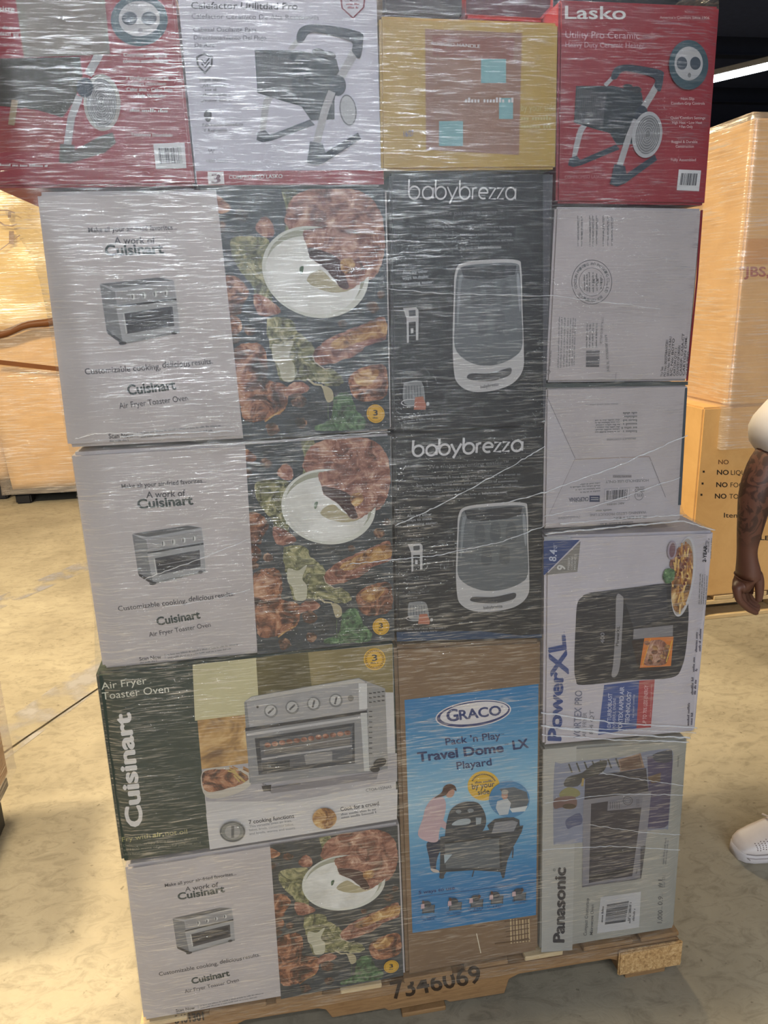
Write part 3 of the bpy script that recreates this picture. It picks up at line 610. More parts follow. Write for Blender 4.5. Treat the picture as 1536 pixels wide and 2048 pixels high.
# ------------------------------------------------------------------ black steriliser cartons
BK = ink(36, 38, 42, .45)
Z2 = [(785, 872), (1090, 852), (1086, 1282), (792, 1285)]
def brezza(t, dst, Y, logo_w):
    def pr_(k=1):
        p = Printer(Y, Z2, dst); p.crop = (780, 840, 4.453); p.k = k; return p
    p = pr_(); W = ink(186, 184, 186)
    # rounded stroke lettering: b a b y b r e z z a, baseline from left to right rising
    def S(pts): p.line([(195+(x*98.5)+4*y, 325-x*4.9-y*72) for x, y in pts], logo_w, W)
    def arc(cx, cy, r, a0, a1, n=18): return [(cx+r*cos(radians(a0+(a1-a0)*i/n))*1.0, cy+r*1.36*sin(radians(a0+(a1-a0)*i/n))) for i in range(n+1)]
    def bee(x): S([(x, 2.0), (x, .65)]); S(arc(x+.5, .66, .47, 0, 360, 26))
    def ay(x): S(arc(x+.5, .66, .47, 0, 360, 26)); S([(x+.97, 1.2), (x+.97, .05)])
    bee(0.05); ay(1.25); bee(2.42); S([(3.5, 1.3), (3.98, .15)]); S([(4.42, 1.3), (3.75, -.45)])
    bee(4.62); S([(5.84, 1.25), (5.84, .05)]); S(arc(6.12, .85, .28, 180, 70, 8))
    S([(6.5, .7), (7.28, .7)]+arc(6.86, .66, .42, 8, 300, 22)); S([(7.4, 1.22), (8.0, 1.22), (7.42, .08), (8.06, .08)]); S([(8.15, 1.22), (8.76, 1.22), (8.18, .08), (8.82, .08)]); ay(8.98)
    p.build('printed_logo', t, 'white rounded lettering')
    p = pr_(); W2 = ink(120, 122, 126)
    p.text('We make parenting easier™', (340, 436), (1058, 392), 36, ink(92, 92, 94), .004)
    for i, (s_, a, b) in enumerate((('We know baby feeding is hard. That’s why our products are smarter so', (212, 532), (1160, 490)), ('they make baby feeding easier. Just press a button to automatically', (232, 592), (1140, 548)), ('make, warm, clean, sterilize and dry your bottles and accessories, and make', (244, 640), (1150, 594)), ('homemade baby food. See how at', (340, 690), (808, 664)), ('babybrezza.com', (820, 662), (1035, 650)))):
        p.text(s_, a, b, 19, W2 if i < 4 else ink(160, 160, 162), .006 if i < 4 else .03)
    for i, s_ in enumerate(('Also try other', 'ways to make', 'parenting easier:')): p.text(s_, (152, 866+i*39), (372+(50 if i == 2 else 0), 848+i*38), 24, ink(140, 142, 146), .02)
    p.text('advanced', (152, 1070), (300, 1062), 18, W2); p.text('one step', (156, 1592), (244, 1586), 18, W2); p.greek((160, 1405), (350, 1396), 12, ink(84, 86, 90)); p.greek((160, 1425), (300, 1420), 12, ink(84, 86, 90)); p.greek((160, 1544), (350, 1532), 14, ink(84, 86, 90))
    p.greek((150, 1872), (500, 1856), 14, W2); p.greek((160, 1898), (420, 1886), 12, W2)
    p.build('printed_text', t)
    p = pr_(); V = ink(172, 170, 170); V2 = ink(120, 122, 124)
    p.poly([(158, 1106), (270, 1098), (290, 1120), (290, 1190), (288, 1330), (268, 1332), (266, 1200), (206, 1204), (208, 1346), (192, 1352), (188, 1180)], V)
    p.up().poly([(206, 1122), (264, 1118), (266, 1160), (210, 1164)], ink(70, 72, 76)); p.poly([(222, 1248), (246, 1246), (246, 1280), (226, 1284)], V); p.line([(206, 1300), (264, 1296)], 6, V2)
    p.blob([(164, 1640), (200, 1622), (290, 1616), (330, 1650), (345, 1770), (290, 1790), (170, 1770)], V2, sub=3); p.up()
    for i in range(6): p.line([(184+i*24, 1650), (186+i*25, 1750)], 5, ink(78, 80, 84))
    p.ring(220, 1766, 76, 26, 6, V); p.poly([(262, 1730), (330, 1726), (356, 1790), (350, 1820), (250, 1816)], ink(160, 100, 80)); p.ell(370, 1780, 13, 14, V)
    p.build('small_product_pictures', t)
    p = pr_()
    out = [(670, 775), (900, 742), (1180, 736), (1225, 800), (1232, 1100), (1240, 1400), (1228, 1560), (1120, 1660), (920, 1706), (740, 1700), (630, 1640), (596, 1540), (588, 1300), (600, 1000), (610, 850)]
    p.blob(out, V, sub=5); p.up().blob([(676, 800), (900, 770), (1170, 762), (1212, 830), (1222, 1100), (1228, 1370), (1150, 1460), (1000, 1512), (840, 1520), (690, 1470), (606, 1380), (606, 1200), (612, 1000), (626, 870)], ink(92, 96, 100), sub=5)
    p.up().poly([(660, 805), (780, 795), (800, 802), (1070, 772), (1180, 775), (1165, 845), (1040, 880), (820, 900), (690, 880)], ink(48, 50, 56))
    p.up().blob([(640, 900), (680, 860), (660, 960), (640, 1200), (626, 1200)], ink(120, 124, 128), sub=3); p.blob([(1190, 830), (1212, 900), (1216, 1100), (1200, 1100), (1180, 900)], ink(130, 134, 138), sub=3)
    for i, (x, y) in enumerate(((800, 1000), (940, 980), (1080, 985), (860, 1200), (1020, 1190))): p.blob([(x-34, y-60), (x+34, y-60), (x+44, y+80), (x-44, y+80)], ink(80, 84, 88), .02, 3)
    p.up().blob([(718, 1590), (760, 1574), (920, 1576), (1060, 1548), (1110, 1540), (1124, 1562), (1090, 1600), (940, 1632), (800, 1628), (722, 1612)], ink(62, 62, 66), sub=4)
    p.text('babybrezza', (834, 1684), (1002, 1668), 26, DGREY, .004)
    p.build('steriliser_picture', t)
t = carton('carton', 'upper black steriliser carton, directly under the mustard yellow carton', [(779, 346), (1106, 347), (1089, 849), (785, 864)], BK, .5, .001, group='black steriliser cartons')
brezza(t, [(775, 345), (1072, 345), (1075, 850), (780, 870)], .001, 13)
p = Printer(.001); p.poly([(1086, 350), (1106, 349), (1090, 847), (1086, 847)], ink(70, 70, 76)); p.build('side_seam', t)
t = carton('carton', 'lower black steriliser carton, directly on top of the brown playard carton', [(787, 872), (1089, 853), (1083, 1274), (795, 1283)], BK, .5, .0, group='black steriliser cartons')
brezza(t, Z2, .0, 20)
p = Printer(.0); p.poly([(793, 1264), (960, 1262), (1040, 1271), (1084, 1268), (1084, 1275), (794, 1283)], ink(38, 60, 88)); p.build('blue_band', t)

# ------------------------------------------------------------------ playard carton
KR = blotch('brown_kraft', [(.3, (.15, .088, .045)), (.7, (.195, .118, .062))], 8, 6, .7, bump=.12)
t = carton('carton', 'tall brown playard carton with a large blue printed panel', [(788, 1293), (1083, 1280), (1077, 1904), (813, 1953)], KR, .6, .003, .007)
p = Printer(.003, [(0, 0), (1, 0), (1, 1), (0, 1)], [(809, 1400), (1077, 1368), (1072, 1830), (825, 1866)])
nb = 40
for i in range(nb):
    v = i/nb; c = (1-abs(v-.42)/.42) if v < .42 else max(0, 1-(v-.42)/.38); c = max(0, min(1, c))**1.2
    a = np.array([36, 110, 158]); b = np.array([142, 178, 196]); k = a*(1-c)+b*c; p.poly([(0, v), (1, v), (1, v+1/nb), (0, v+1/nb)], ink(int(k[0]), int(k[1]), int(k[2]), .5, 0))
p.build('blue_panel', t, 'sky blue printed panel')
p = Printer(.003); p.crop = (780, 1270, 3.15); p.k = 3
p.ell(525, 497, 240, 84, PALE, -8, 60); p.up().ell(525, 497, 232, 77, ink(30, 48, 100), -8, 60); p.up().ell(530, 492, 216, 66, PALE, -8, 60)
p.up().text('G', (362, 546), (434, 536), 76, ink(30, 48, 100), .035); p.text('RACO', (440, 534), (702, 502), 62, ink(30, 48, 100), .035); p.text('®', (700, 458), (714, 456), 12, NAVY)
p.build('logo_oval', t, 'white oval logo with navy outline')
p = Printer(.003); p.crop = (780, 1270, 3.15); p.k = 4; NV = ink(16, 42, 88)
p.text('Pack ’n Play', (352, 694), (698, 652), 46, NV, .018); p.text('™', (700, 634), (718, 632), 12, NV)
p.text('Travel Dome', (178, 798), (716, 736), 60, NV, .04); p.text('™', (722, 702), (748, 698), 16, NV); p.text('LX', (778, 722), (874, 708), 58, NV, .04)
p.text('Playard', (422, 846), (642, 820), 48, NV, .018); p.text('5 ways to use', (180, 1634), (408, 1602), 22, NV, .02, .15); p.line([(180, 1652), (915, 1556)], 2.5, NV)
for i, (x, y, s_) in enumerate(((232, 1786, 'Bassinet'), (396, 1758, 'Travel dome'), (530, 1732, 'Play'), (650, 1716, 'Nap'), (808, 1682, 'Toddler'))):
    p.text(s_, (x, y), (x+60, y-8), 12, NV); p.ring(x-30, y-8, 8, 8, 2, NV); p.greek((x-24, y+14), (x+50, y+4), 7, NV)
p.build('printed_text', t)
p = Printer(.003); p.crop = (780, 1270, 3.15); p.k = 4
p.ell(590, 950, 101, 93, ink(206, 164, 50), 0, 50); p.up().text('by your', (518, 972), (660, 954), 36, SERIF, .02); p.text('side', (554, 1008), (628, 1000), 34, SERIF, .02); p.greek((536, 936), (646, 924), 14, SERIF)
for i in range(18):
    q = radians(205+i*7.4); p.poly([(590+cos(q+d_)*r_, 950+sin(q+d_)*r_*.92) for d_, r_ in ((0, 74), (.08, 74), (.08, 84), (0, 84))], SERIF)
p.build('round_badge', t, 'round yellow badge')
p = Printer(.003); p.crop = (780, 1270, 3.15); p.k = 4
SK = ink(170, 130, 112); HAIR = ink(70, 46, 40); PINK = ink(178, 152, 156); DN = ink(34, 44, 66); PG = ink(52, 58, 66); PM = ink(84, 90, 96)
# mother
p.blob([(232, 1310), (300, 1290), (342, 1300), (300, 1400), (290, 1470), (300, 1492), (262, 1488), (245, 1400)], DN, sub=4); p.blob([(256, 1470), (300, 1480), (310, 1496), (270, 1492)], ink(180, 170, 160), sub=3)
p.up().blob([(228, 1080), (280, 1020), (330, 1020), (352, 1060), (346, 1130), (330, 1180), (310, 1240), (300, 1300), (240, 1302), (176, 1260), (205, 1160)], PINK, sub=4)
p.blob([(300, 1150), (340, 1170), (380, 1215), (425, 1218), (430, 1234), (380, 1236), (310, 1200)], PINK, sub=4).up().blob([(392, 1212), (430, 1214), (436, 1232), (396, 1236)], SK, sub=3)
p.ell(378, 992, 28, 34, SK, 20); p.up().blob([(340, 955), (375, 938), (410, 952), (418, 984), (396, 972), (370, 985), (350, 1010), (300, 1024), (280, 1026), (326, 990)], HAIR, sub=4)
# playard
p.blob([(362, 1160), (385, 1100), (440, 1060), (500, 1050), (560, 1062), (600, 1130), (602, 1200), (560, 1270), (540, 1300), (380, 1316), (348, 1300), (350, 1230)], PG, sub=5); p.up()
p.blob([(388, 1194), (430, 1164), (500, 1158), (500, 1190), (420, 1200)], ink(150, 160, 164), sub=3); p.poly([(540, 1150), (576, 1150), (572, 1190), (542, 1196)], ink(140, 150, 156)); p.ell(432, 1112, 18, 12, ink(120, 126, 130)); p.ell(508, 1106, 20, 12, ink(120, 126, 130)); p.ell(440, 1290, 46, 22, ink(40, 44, 50)); p.ell(500, 1264, 40, 18, ink(120, 126, 130))
p.poly([(316, 1272), (840, 1200), (830, 1240), (780, 1330), (740, 1420), (720, 1530), (708, 1532), (690, 1480), (360, 1484), (330, 1532), (312, 1528), (316, 1400)], PG)
p.poly([(612, 1200), (660, 1160), (770, 1144), (815, 1165), (820, 1230), (760, 1260), (640, 1260)], PG).up()
p.poly([(344, 1310), (690, 1280), (694, 1464), (352, 1470)], PM); p.poly([(660, 1180), (772, 1168), (806, 1180), (780, 1236), (640, 1250)], ink(120, 122, 128)); p.poly([(340, 1384), (392, 1382), (344, 1440)], ink(150, 165, 172))
p.up().line([(310, 1490), (520, 1476), (720, 1488)], 12, ink(44, 48, 54)); p.line([(345, 1310), (700, 1272)], 12, ink(36, 40, 46)); p.line([(530, 1480), (518, 1524)], 6, PG); p.ell(326, 1524, 16, 12, PG); p.line([(776, 1340), (772, 1404)], 8, PG); p.line([(800, 1230), (828, 1212)], 16, ink(40, 44, 50)); p.line([(694, 1290), (700, 1480)], 14, ink(44, 48, 54))
# round inset
p.ell(752, 1036, 128, 114, ink(64, 120, 160)); p.up().poly([(690, 970), (780, 958), (862, 990), (874, 1050), (850, 1100), (760, 1090), (740, 1040)], PM); p.up().ell(722, 1010, 20, 26, SK); p.ell(724, 990, 22, 16, ink(150, 146, 140)); p.poly([(676, 1046), (740, 1030), (762, 1060), (744, 1130), (690, 1136), (666, 1090)], ink(170, 176, 180)); p.up().poly([(752, 1094), (868, 1076), (850, 1110), (770, 1118)], ink(186, 190, 190))
# five little pictures
for x, y in ((240, 1718), (410, 1700), (545, 1682), (672, 1660), (815, 1640)):
    p.poly([(x-40, y-10), (x+44, y-18), (x+38, y+30), (x-30, y+36)], PM); p.ell(x-6, y-22, 26, 20, PG); p.up().line([(x-40, y+34), (x+42, y+24)], 5, PG); p.line([(x-36, y-6), (x-32, y+38)], 5, PG); p.line([(x+40, y-14), (x+36, y+34)], 5, PG); p.ell(x+(18 if x % 2 else -30), y-34, 9, 11, HAIR); p.poly([(x-44, y-22), (x-24, y-24), (x-22, y+4), (x-46, y+8)], PINK)
p.build('playard_picture', t)
p = Printer(.003); p.crop = (780, 1270, 3.15); p.k = 2
for i in range(7): p.line([(760+i*19, 1790), (764+i*19, 1944-i*2)], 5 if i % 2 else 9, ink(184, 160, 120, .5))
for i in range(5): p.line([(720+i*4, 1806+i*32), (876, 1786+i*31)], 5, ink(82, 60, 38)); 
p.line([(660, 1944), (880, 1918)], 9, ink(90, 66, 40)); p.line([(545, 1880), (572, 2004)], 6, ink(196, 184, 160)); p.line([(540, 1838), (600, 1830)], 3, ink(90, 60, 40))
p.build('scuffed_tape', t)

# ------------------------------------------------------------------ right column
WB = ink(174, 166, 167)
t = carton('carton', 'blank backed white carton with a round certificate stamp under the red carton', [(1111, 413), (1406, 417), (1376, 762), (1093, 765)], WB, .55, .0)
p = Printer(0); p.crop = (1080, 400, 3.011); 
for x in (228, 250, 300, 318, 340, 380, 408, 432): 
    p.greek((x-4, 100 if x > 400 else 94), (x-8+6, 280), 8, MGREY)
    p.greek((x+4, 110), (x, 240), 7, ink(130, 130, 134))
for x in (112, 128, 146, 164, 180, 196, 208): p.greek((x, 1036-x*.2), (x+8, 690+x*.1), 9, MGREY)
p.ring(312, 494, 122, 134, 3, DGREY); p.ring(312, 494, 78, 86, 2, DGREY)
ring_txt = 'DONGGUAN PRINTING AND PACKAGING CO., LTD   BOX CERTIFICATE   '
for i, c_ in enumerate(ring_txt):
    if c_ == ' ': continue
    q = 2*pi*i/len(ring_txt)+pi*.9; cx, cy = 312+100*cos(q), 494+110*sin(q); tx, ty = -sin(q)*6, cos(q)*6.6; p.text(c_, (cx-tx-cos(q)*8, cy-ty-sin(q)*8), (cx+tx-cos(q)*8, cy+ty-sin(q)*8), 17, MGREY, .01)
for x in (270, 286, 300, 322, 344, 370): p.greek((x+2, 560-abs(x-312)*.4), (x, 430+abs(x-312)*.4), 9, MGREY)
for i, x in enumerate((330, 352, 378)): p.text(('DE', 'LB', 'KG')[i], (x, 500), (x, 474), 13, DGREY, .01)
p.text('VERTUO CREATISTA LLC', (372, 868), (384, 706), 13, MGREY); p.text('(NS) SL XV/S/D700 1019', (418, 1036), (404, 812), 14, MGREY, .004); p.line([(458, 1040), (456, 1082)], 2, MGREY); p.ring(50, 1036, 12, 14, 3, DGREY); p.greek((62, 1000), (70, 900), 8, MGREY)
for i, s_ in enumerate(('TX or Texas', 'PO No: 0035738AH7201', 'SKU No: 9S-9957-19-BA1', 'S/C No: BOTO', 'CARTON QTY: 1', 'COUNTRY OF ORIGIN:', 'CASE/P: CASA-CT', 'CARTON DIM:', 'CASE PKG')): 
    L_ = (60, 220, 240, 230, 170, 190, 260, 240, 150)[i]; p.text(s_, (738+i*19, 1064-i*1), (738+i*19+L_*.07, 1064-L_), 14, ink(84, 80, 84), .008)
p.build('printed_text', t)
p = Printer(0); p.crop = (1080, 400, 3.011); p.k = 2
p.barcode([(278, 908), (276, 1012), (356, 1012), (360, 906)], DGREY, 26)
for x in (286, 304, 322, 344): p.greek((x-2, 890), (x+2, 740), 9, MGREY)
p.build('barcode', t)
p = Printer(0); p.poly([(1401, 420), (1406, 420), (1396, 560), (1376, 762), (1372, 762), (1392, 560)], ink(110, 26, 34)); p.build('red_edge', t, 'dark red side edge')

t = carton('carton', 'upside down white carton with tucked triangular flaps above the wider air fryer carton', [(1092, 775), (1377, 769), (1361, 1042), (1087, 1058)], WB, .55, .0)
p = Printer(0); p.poly([(1092, 767), (1376, 763), (1376, 770), (1092, 776)], ink(70, 76, 76)); p.poly([(1370, 776), (1375, 776), (1362, 1010), (1356, 1010)], ink(66, 74, 82)); p.build('dark_edge', t, 'dark green edge strip')
p = Printer(0); p.crop = (1080, 400, 3.011); p.k = 1
FL = ink(176, 170, 174); SH = ink(126, 122, 124)
p.poly([(45, 1185), (210, 1555), (100, 1800), (36, 1940)], FL); p.poly([(214, 1560), (655, 1548), (750, 1780), (840, 1900), (30, 1955)], ink(172, 166, 170)).up()
p.line([(40, 1180), (212, 1556)], 4, SH); p.line([(212, 1562), (660, 1545)], 4, ink(150, 130, 120)); p.line([(660, 1548), (756, 1790)], 4, SH); p.line([(210, 1560), (52, 1900)], 2, SH)
p.build('tucked_flaps', t)
p = Printer(0); p.crop = (1080, 400, 3.011); p.k = 3
p.text('PRODUCT CONTAINS', (576, 1430), (402, 1438), 12, MGREY, .006)
for i, y in enumerate((1320, 1334, 1348, 1362, 1376, 1390)): p.greek((480, y), (330, y+4), 9, MGREY)
p.greek((470, 1224), (272, 1230), 9, ink(130, 128, 130))
for i in range(6): p.greek((584, 1276+i*22), (492, 1278+i*22), 14, MGREY)
p.quad(438, 1655, 552, 1672, ink(140, 134, 138)); p.text('HOUSEHOLD USE ONLY', (654, 1680), (394, 1690), 17, MGREY, .006); p.text('MODEL/SERIES', (546, 1658), (442, 1660), 12, DGREY)
for y in (1706, 1722, 1738, 1754): p.greek((362, y-6), (180+(y % 3)*30, y+4), 9, MGREY)
p.text('CALIFORNIA', (292, 1788), (174, 1794), 24, ink(78, 78, 92), .02); p.quad(298, 1780, 360, 1818, ink(50, 56, 84)); p.up().quad(306, 1790, 352, 1794, LGREY).quad(306, 1802, 352, 1806, LGREY)
p.greek((290, 1808), (205, 1812), 10, MGREY); p.ring(596, 1780, 26, 28, 3, MGREY); p.text('ETL', (614, 1770), (580, 1770), 16, MGREY, .01)
for y in (1726, 1738, 1750): p.greek((628, y), (572, y+2), 9, MGREY)
p.text('INTERTEK', (640, 1900), (440, 1910), 18, MGREY); p.text('WARNING: LISTED PRODUCT LINE', (640, 1872), (300, 1890), 17, ink(120, 118, 122)); p.text('Productive', (240, 1900), (108, 1912), 17, ink(130, 128, 130)); p.greek((560, 1935), (360, 1948), 12, MGREY); p.greek((430, 1862), (330, 1868), 12, MGREY)
p.build('printed_text', t)
p = Printer(0); p.crop = (1080, 400, 3.011); p.k = 3; p.poly([(388, 1740), (542, 1732), (538, 1808), (384, 1822)], ink(150, 146, 150)).up().poly([(391, 1744), (538, 1736), (534, 1804), (388, 1817)], ink(178, 172, 176)).up().barcode([(400, 1750), (530, 1742), (526, 1796), (398, 1806)], DGREY, 30); p.text('ABC 101894', (508, 1820), (404, 1828), 12, MGREY); p.build('barcode', t)

t = carton('carton', 'wide white air fryer carton on its side, blue vertical lettering and plate of fries', [(1091, 1073), (1429, 1062), (1391, 1464), (1087, 1492)], ink(178, 172, 178), .6, -.004, .005)
p = Printer(-.004); p.crop = (1070, 1040, 4.151)
p.poly([(72, 172), (372, 165), (80, 455), (70, 458)], ink(48, 66, 112)); p.poly([(378, 176), (352, 430), (90, 458)], ink(122, 118, 114)); p.poly([(76, 138), (270, 134), (320, 160), (76, 172)], ink(150, 152, 160))
p.poly([(574, 1370), (866, 1335), (842, 1730), (524, 1785)], ink(54, 76, 132)); p.poly([(866, 1335), (994, 1325), (962, 1722), (842, 1730)], ink(160, 60, 66)).up()
K1 = ink(40, 42, 50, .35); K2 = ink(54, 56, 64, .4)
p.blob([(440, 612), (700, 575), (1080, 525), (1200, 540), (1272, 700), (1262, 1000), (1220, 1220), (1130, 1310), (800, 1330), (400, 1370), (340, 1330), (326, 1200), (336, 900), (350, 700), (390, 640)], K1, sub=4)
p.up().poly([(440, 605), (1080, 525), (1090, 560), (1110, 800), (820, 900), (735, 640)], K2)
p.up().blob([(676, 632), (726, 634), (734, 680), (724, 900), (708, 1180), (680, 1290), (636, 1295), (650, 1180), (668, 900)], ink(132, 130, 134, .35), sub=4)
p.poly([(820, 906), (1146, 872), (1144, 964), (814, 990)], ink(120, 118, 122)); p.poly([(800, 1000), (1140, 968), (1120, 1250), (860, 1250)], ink(46, 36, 36)).up()
p.poly([(908, 980), (1150, 968), (1128, 1212), (870, 1228)], ink(196, 112, 48)); p.up().blob([(950, 1010), (1060, 1000), (1110, 1080), (1090, 1190), (980, 1210), (900, 1190), (930, 1080)], ROAST_R, .01); p.line([(1090, 1180), (1140, 1000)], 7, ink(210, 170, 60)); p.line([(960, 985), (890, 1210)], 6, ink(210, 150, 50))
for i in range(9): p.ell(930+(i*67) % 170, 1020+(i*41) % 170, 26, 18, ROAST_Y if i % 2 else ROAST, i*30)
p.text('PowerXL', (692, 1046), (704, 882), 24, BLACKI, .02); p.text('400', (576, 1024), (576, 936), 34, ink(132, 134, 142), -.004)
# plate of fries
p.k = 8
p.ell(1232, 470, 92, 335, ink(184, 182, 186), 8, 60, ); p.up().ell(1226, 470, 78, 318, ink(160, 150, 140), 8, 60)
p.up().ell(1222, 480, 82, 290, ROAST_Y, 8, 60); p.blob([(1120, 380), (1150, 280), (1230, 210), (1290, 260), (1300, 400), (1180, 420)], ROAST_R, .01); p.up()
for i in range(60):
    a = p.rnd.uniform(0, 2*pi); rr = p.rnd.random()**.5; x = 1218+cos(a)*rr*76-sin(a)*rr*30; y = 480+sin(a)*rr*270; q = p.rnd.uniform(-.9, .9)
    p.line([(x-sin(q)*12, y-cos(q)*42), (x+sin(q)*12, y+cos(q)*42)], 13, [ink(206, 164, 92), ink(180, 130, 66), ink(214, 178, 112), ink(150, 92, 50)][i % 4])
p.up().blob([(1064, 450), (1100, 400), (1160, 420), (1150, 500), (1100, 530), (1070, 500)], HERB, .03); p.ell(1138, 250, 38, 78, ink(150, 138, 150), 6); p.up().ell(1140, 250, 24, 60, ink(112, 82, 90), 6)
for i in range(14): p.ell(1190+(i*37) % 80, 300+(i*83) % 300, 10, 14, ink(112, 52, 40, .5, .3))
p.build('air_fryer_picture', t)
p = Printer(-.004); p.crop = (1070, 1040, 4.151); p.k = 4; BL = ink(38, 62, 118)
p.text('Power', (214, 1832), (234, 1268), 112, BL, .05); p.text('XL', (276, 1278), (246, 958), 150, BL, .045, -.1); p.text('TM', (246, 944), (246, 926), 8, BL); p.build('brand_lettering', t, 'large blue vertical lettering')
p = Printer(-.004); p.crop = (1070, 1040, 4.151); p.k = 4
p.text('VORTEX PRO', (378, 1812), (392, 1416), 62, ink(104, 106, 124), .01); p.text('AIR FRYER', (424, 1800), (430, 1600), 34, ink(112, 112, 118)); p.text('8.4 QT', (482, 1780), (488, 1580), 34, ink(112, 112, 118))
W3 = ink(176, 180, 200)
p.text('10X TURBOBLAST', (630, 1738), (640, 1440), 34, W3, .01); p.text('POWERFUL ENGINE', (668, 1730), (672, 1478), 26, W3); p.text('VORTEX RAPID AIR', (722, 1756), (740, 1384), 36, W3, .02); p.text('TECHNOLOGY', (780, 1690), (800, 1424), 36, W3, .02); p.text('for faster cooking', (822, 1640), (826, 1450), 16, W3)
p.text('UP TO 70% LESS ENERGY', (922, 1700), (940, 1372), 32, ink(210, 160, 160), .015); p.text('than a conventional oven', (962, 1640), (974, 1366), 14, ink(200, 150, 150))
p.text('8.4', (174, 344), (182, 248), 62, ink(176, 182, 200), .02); p.text('QT', (180, 240), (180, 208), 26, ink(176, 182, 200)); p.text('9', (248, 418), (252, 378), 70, ink(196, 194, 190), .03)
for i, s_ in enumerate(('PRESET', 'COOKING', 'MODES')): p.text(s_, (286+i*26, 414), (292+i*26, 310-i*12), 18, ink(180, 178, 174), .01)
p.text('2-YEAR', (1420, 350), (1430, 214), 30, BLACKI, .03); p.text('LIMITED', (1430, 240), (1436, 170), 18, DGREY); p.greek((1444, 270), (1450, 150), 12, MGREY); p.greek((1462, 320), (1470, 144), 9, MGREY)
for i in range(4): p.greek((1366+i*18, 700), (1378+i*18, 440+i*6), 9, MGREY)
for x, y0, y1 in ((1346, 1096, 930), (1376, 1090, 900), (1324, 1260, 1140), (1346, 1256, 1230), (1312, 1450, 1302), (1336, 1448, 1330), (1280, 1706, 1512), (1306, 1700, 1600)): p.greek((x, y0), (x+6, y1), 18, ink(74, 70, 84))
p.build('printed_text', t)

t = carton('carton', 'grey microwave carton turned on its side at the lower right, standing on the pallet', [(1087, 1499), (1376, 1477), (1348, 1858), (1081, 1903)], ink(148, 146, 138), .6, .0, .005)
p = Printer(0); p.crop = (1070, 1460, 4.452)
p.poly([(72, 172), (370, 145), (332, 1960), (56, 1980)], ink(158, 156, 150))
p.up().blob([(172, 340), (230, 300), (500, 265), (740, 245), (950, 200), (1180, 166), (1228, 200), (1226, 300), (1190, 840), (1160, 880), (1000, 900), (420, 1000), (200, 1015), (164, 960)], ink(120, 124, 140, .5, .12), sub=3)
p.up().poly([(1000, 240), (1215, 186), (1226, 280), (1186, 840), (1150, 872), (990, 880), (1010, 500)], ink(72, 66, 92, .5, .12)); p.blob([(1050, 220), (1200, 176), (1222, 210), (1210, 280), (1090, 290)], ink(62, 64, 74), sub=3)
p.blob([(290, 420), (420, 380), (520, 300), (640, 270), (600, 380), (440, 440), (380, 500), (260, 500)], ink(62, 62, 62, .5, .3), sub=3); p.blob([(220, 560), (290, 510), (380, 530), (400, 580), (310, 610), (230, 600)], ink(120, 116, 78, .5, .2), sub=3); p.blob([(170, 620), (260, 590), (360, 600), (370, 680), (310, 706), (240, 690), (172, 700)], ink(108, 82, 78, .5, .2), sub=3)
p.blob([(270, 820), (300, 780), (400, 740), (420, 830), (340, 860), (290, 880)], ink(76, 82, 110), sub=3); p.poly([(740, 265), (940, 205), (976, 335), (760, 370)], ink(132, 104, 88, .5, .2)); p.up().poly([(756, 280), (930, 228), (956, 326), (770, 356)], ink(104, 80, 68, .5, .3)); p.poly([(1000, 420), (1120, 380), (1116, 460), (1040, 476)], ink(104, 84, 66, .5, .3)); p.line([(420, 500), (430, 430)], 20, ink(150, 128, 80)); p.ell(305, 680, 60, 24, ink(70, 56, 44))
for i in range(7): p.line([(300+i*70, 300-i*8), (330+i*70, 380-i*8)], 14, ink(58, 60, 56))
p.up().poly([(446, 440), (560, 400), (990, 340), (1010, 550), (440, 620)], ink(48, 46, 56)); p.poly([(430, 622), (1036, 545), (1000, 900), (944, 1320), (420, 1398)], ink(120, 118, 124, .4)).up()
p.poly([(500, 656), (960, 590), (930, 830), (866, 1300), (480, 1362)], ink(50, 48, 58, .35)); p.up().poly([(650, 626), (960, 590), (948, 690), (644, 720)], ink(112, 110, 118)); p.poly([(490, 1100), (900, 1040), (894, 1080), (488, 1130)], BLACKI); p.poly([(484, 1300), (876, 1220), (872, 1250), (482, 1340)], BLACKI)
for i in range(6): p.line([(500, 1010+i*52), (890, 950+i*50)], 3, ink(84, 84, 94))
p.up().ring(826, 630, 44, 40, 6, DGREY); p.ring(826, 630, 28, 24, 3, DGREY)
for i in range(5): p.line([(670+i*20, 640), (670+i*20, 700)], 5, DGREY); p.line([(900, 620+i*14), (930, 616+i*14)], 4, DGREY)
p.poly([(942, 1040), (984, 1034), (946, 1322), (936, 1322)], ink(70, 68, 72)); p.line([(420, 1398), (944, 1322)], 10, ink(92, 90, 94)); p.text('Panasonic', (905, 1282), (912, 1240), 10, BLACKI, .02)
p.build('microwave_picture', t)
p = Printer(0); p.crop = (1070, 1460, 4.452); p.k = 3
p.text('Panasonic', (258, 1890), (272, 1230), 100, ink(44, 42, 48), .055); p.ring(172, 1246, 12, 12, 2.5, BLACKI); p.text('R', (176, 1251), (176, 1241), 10, BLACKI); p.build('brand_lettering', t, 'large black vertical lettering')
p = Printer(0); p.crop = (1070, 1460, 4.452); p.k = 3
p.text('Compact Countertop', (460, 1832), (482, 1500), 30, DGREY, .004); p.text('Microwave Oven', (514, 1826), (524, 1556), 28, DGREY, .004)
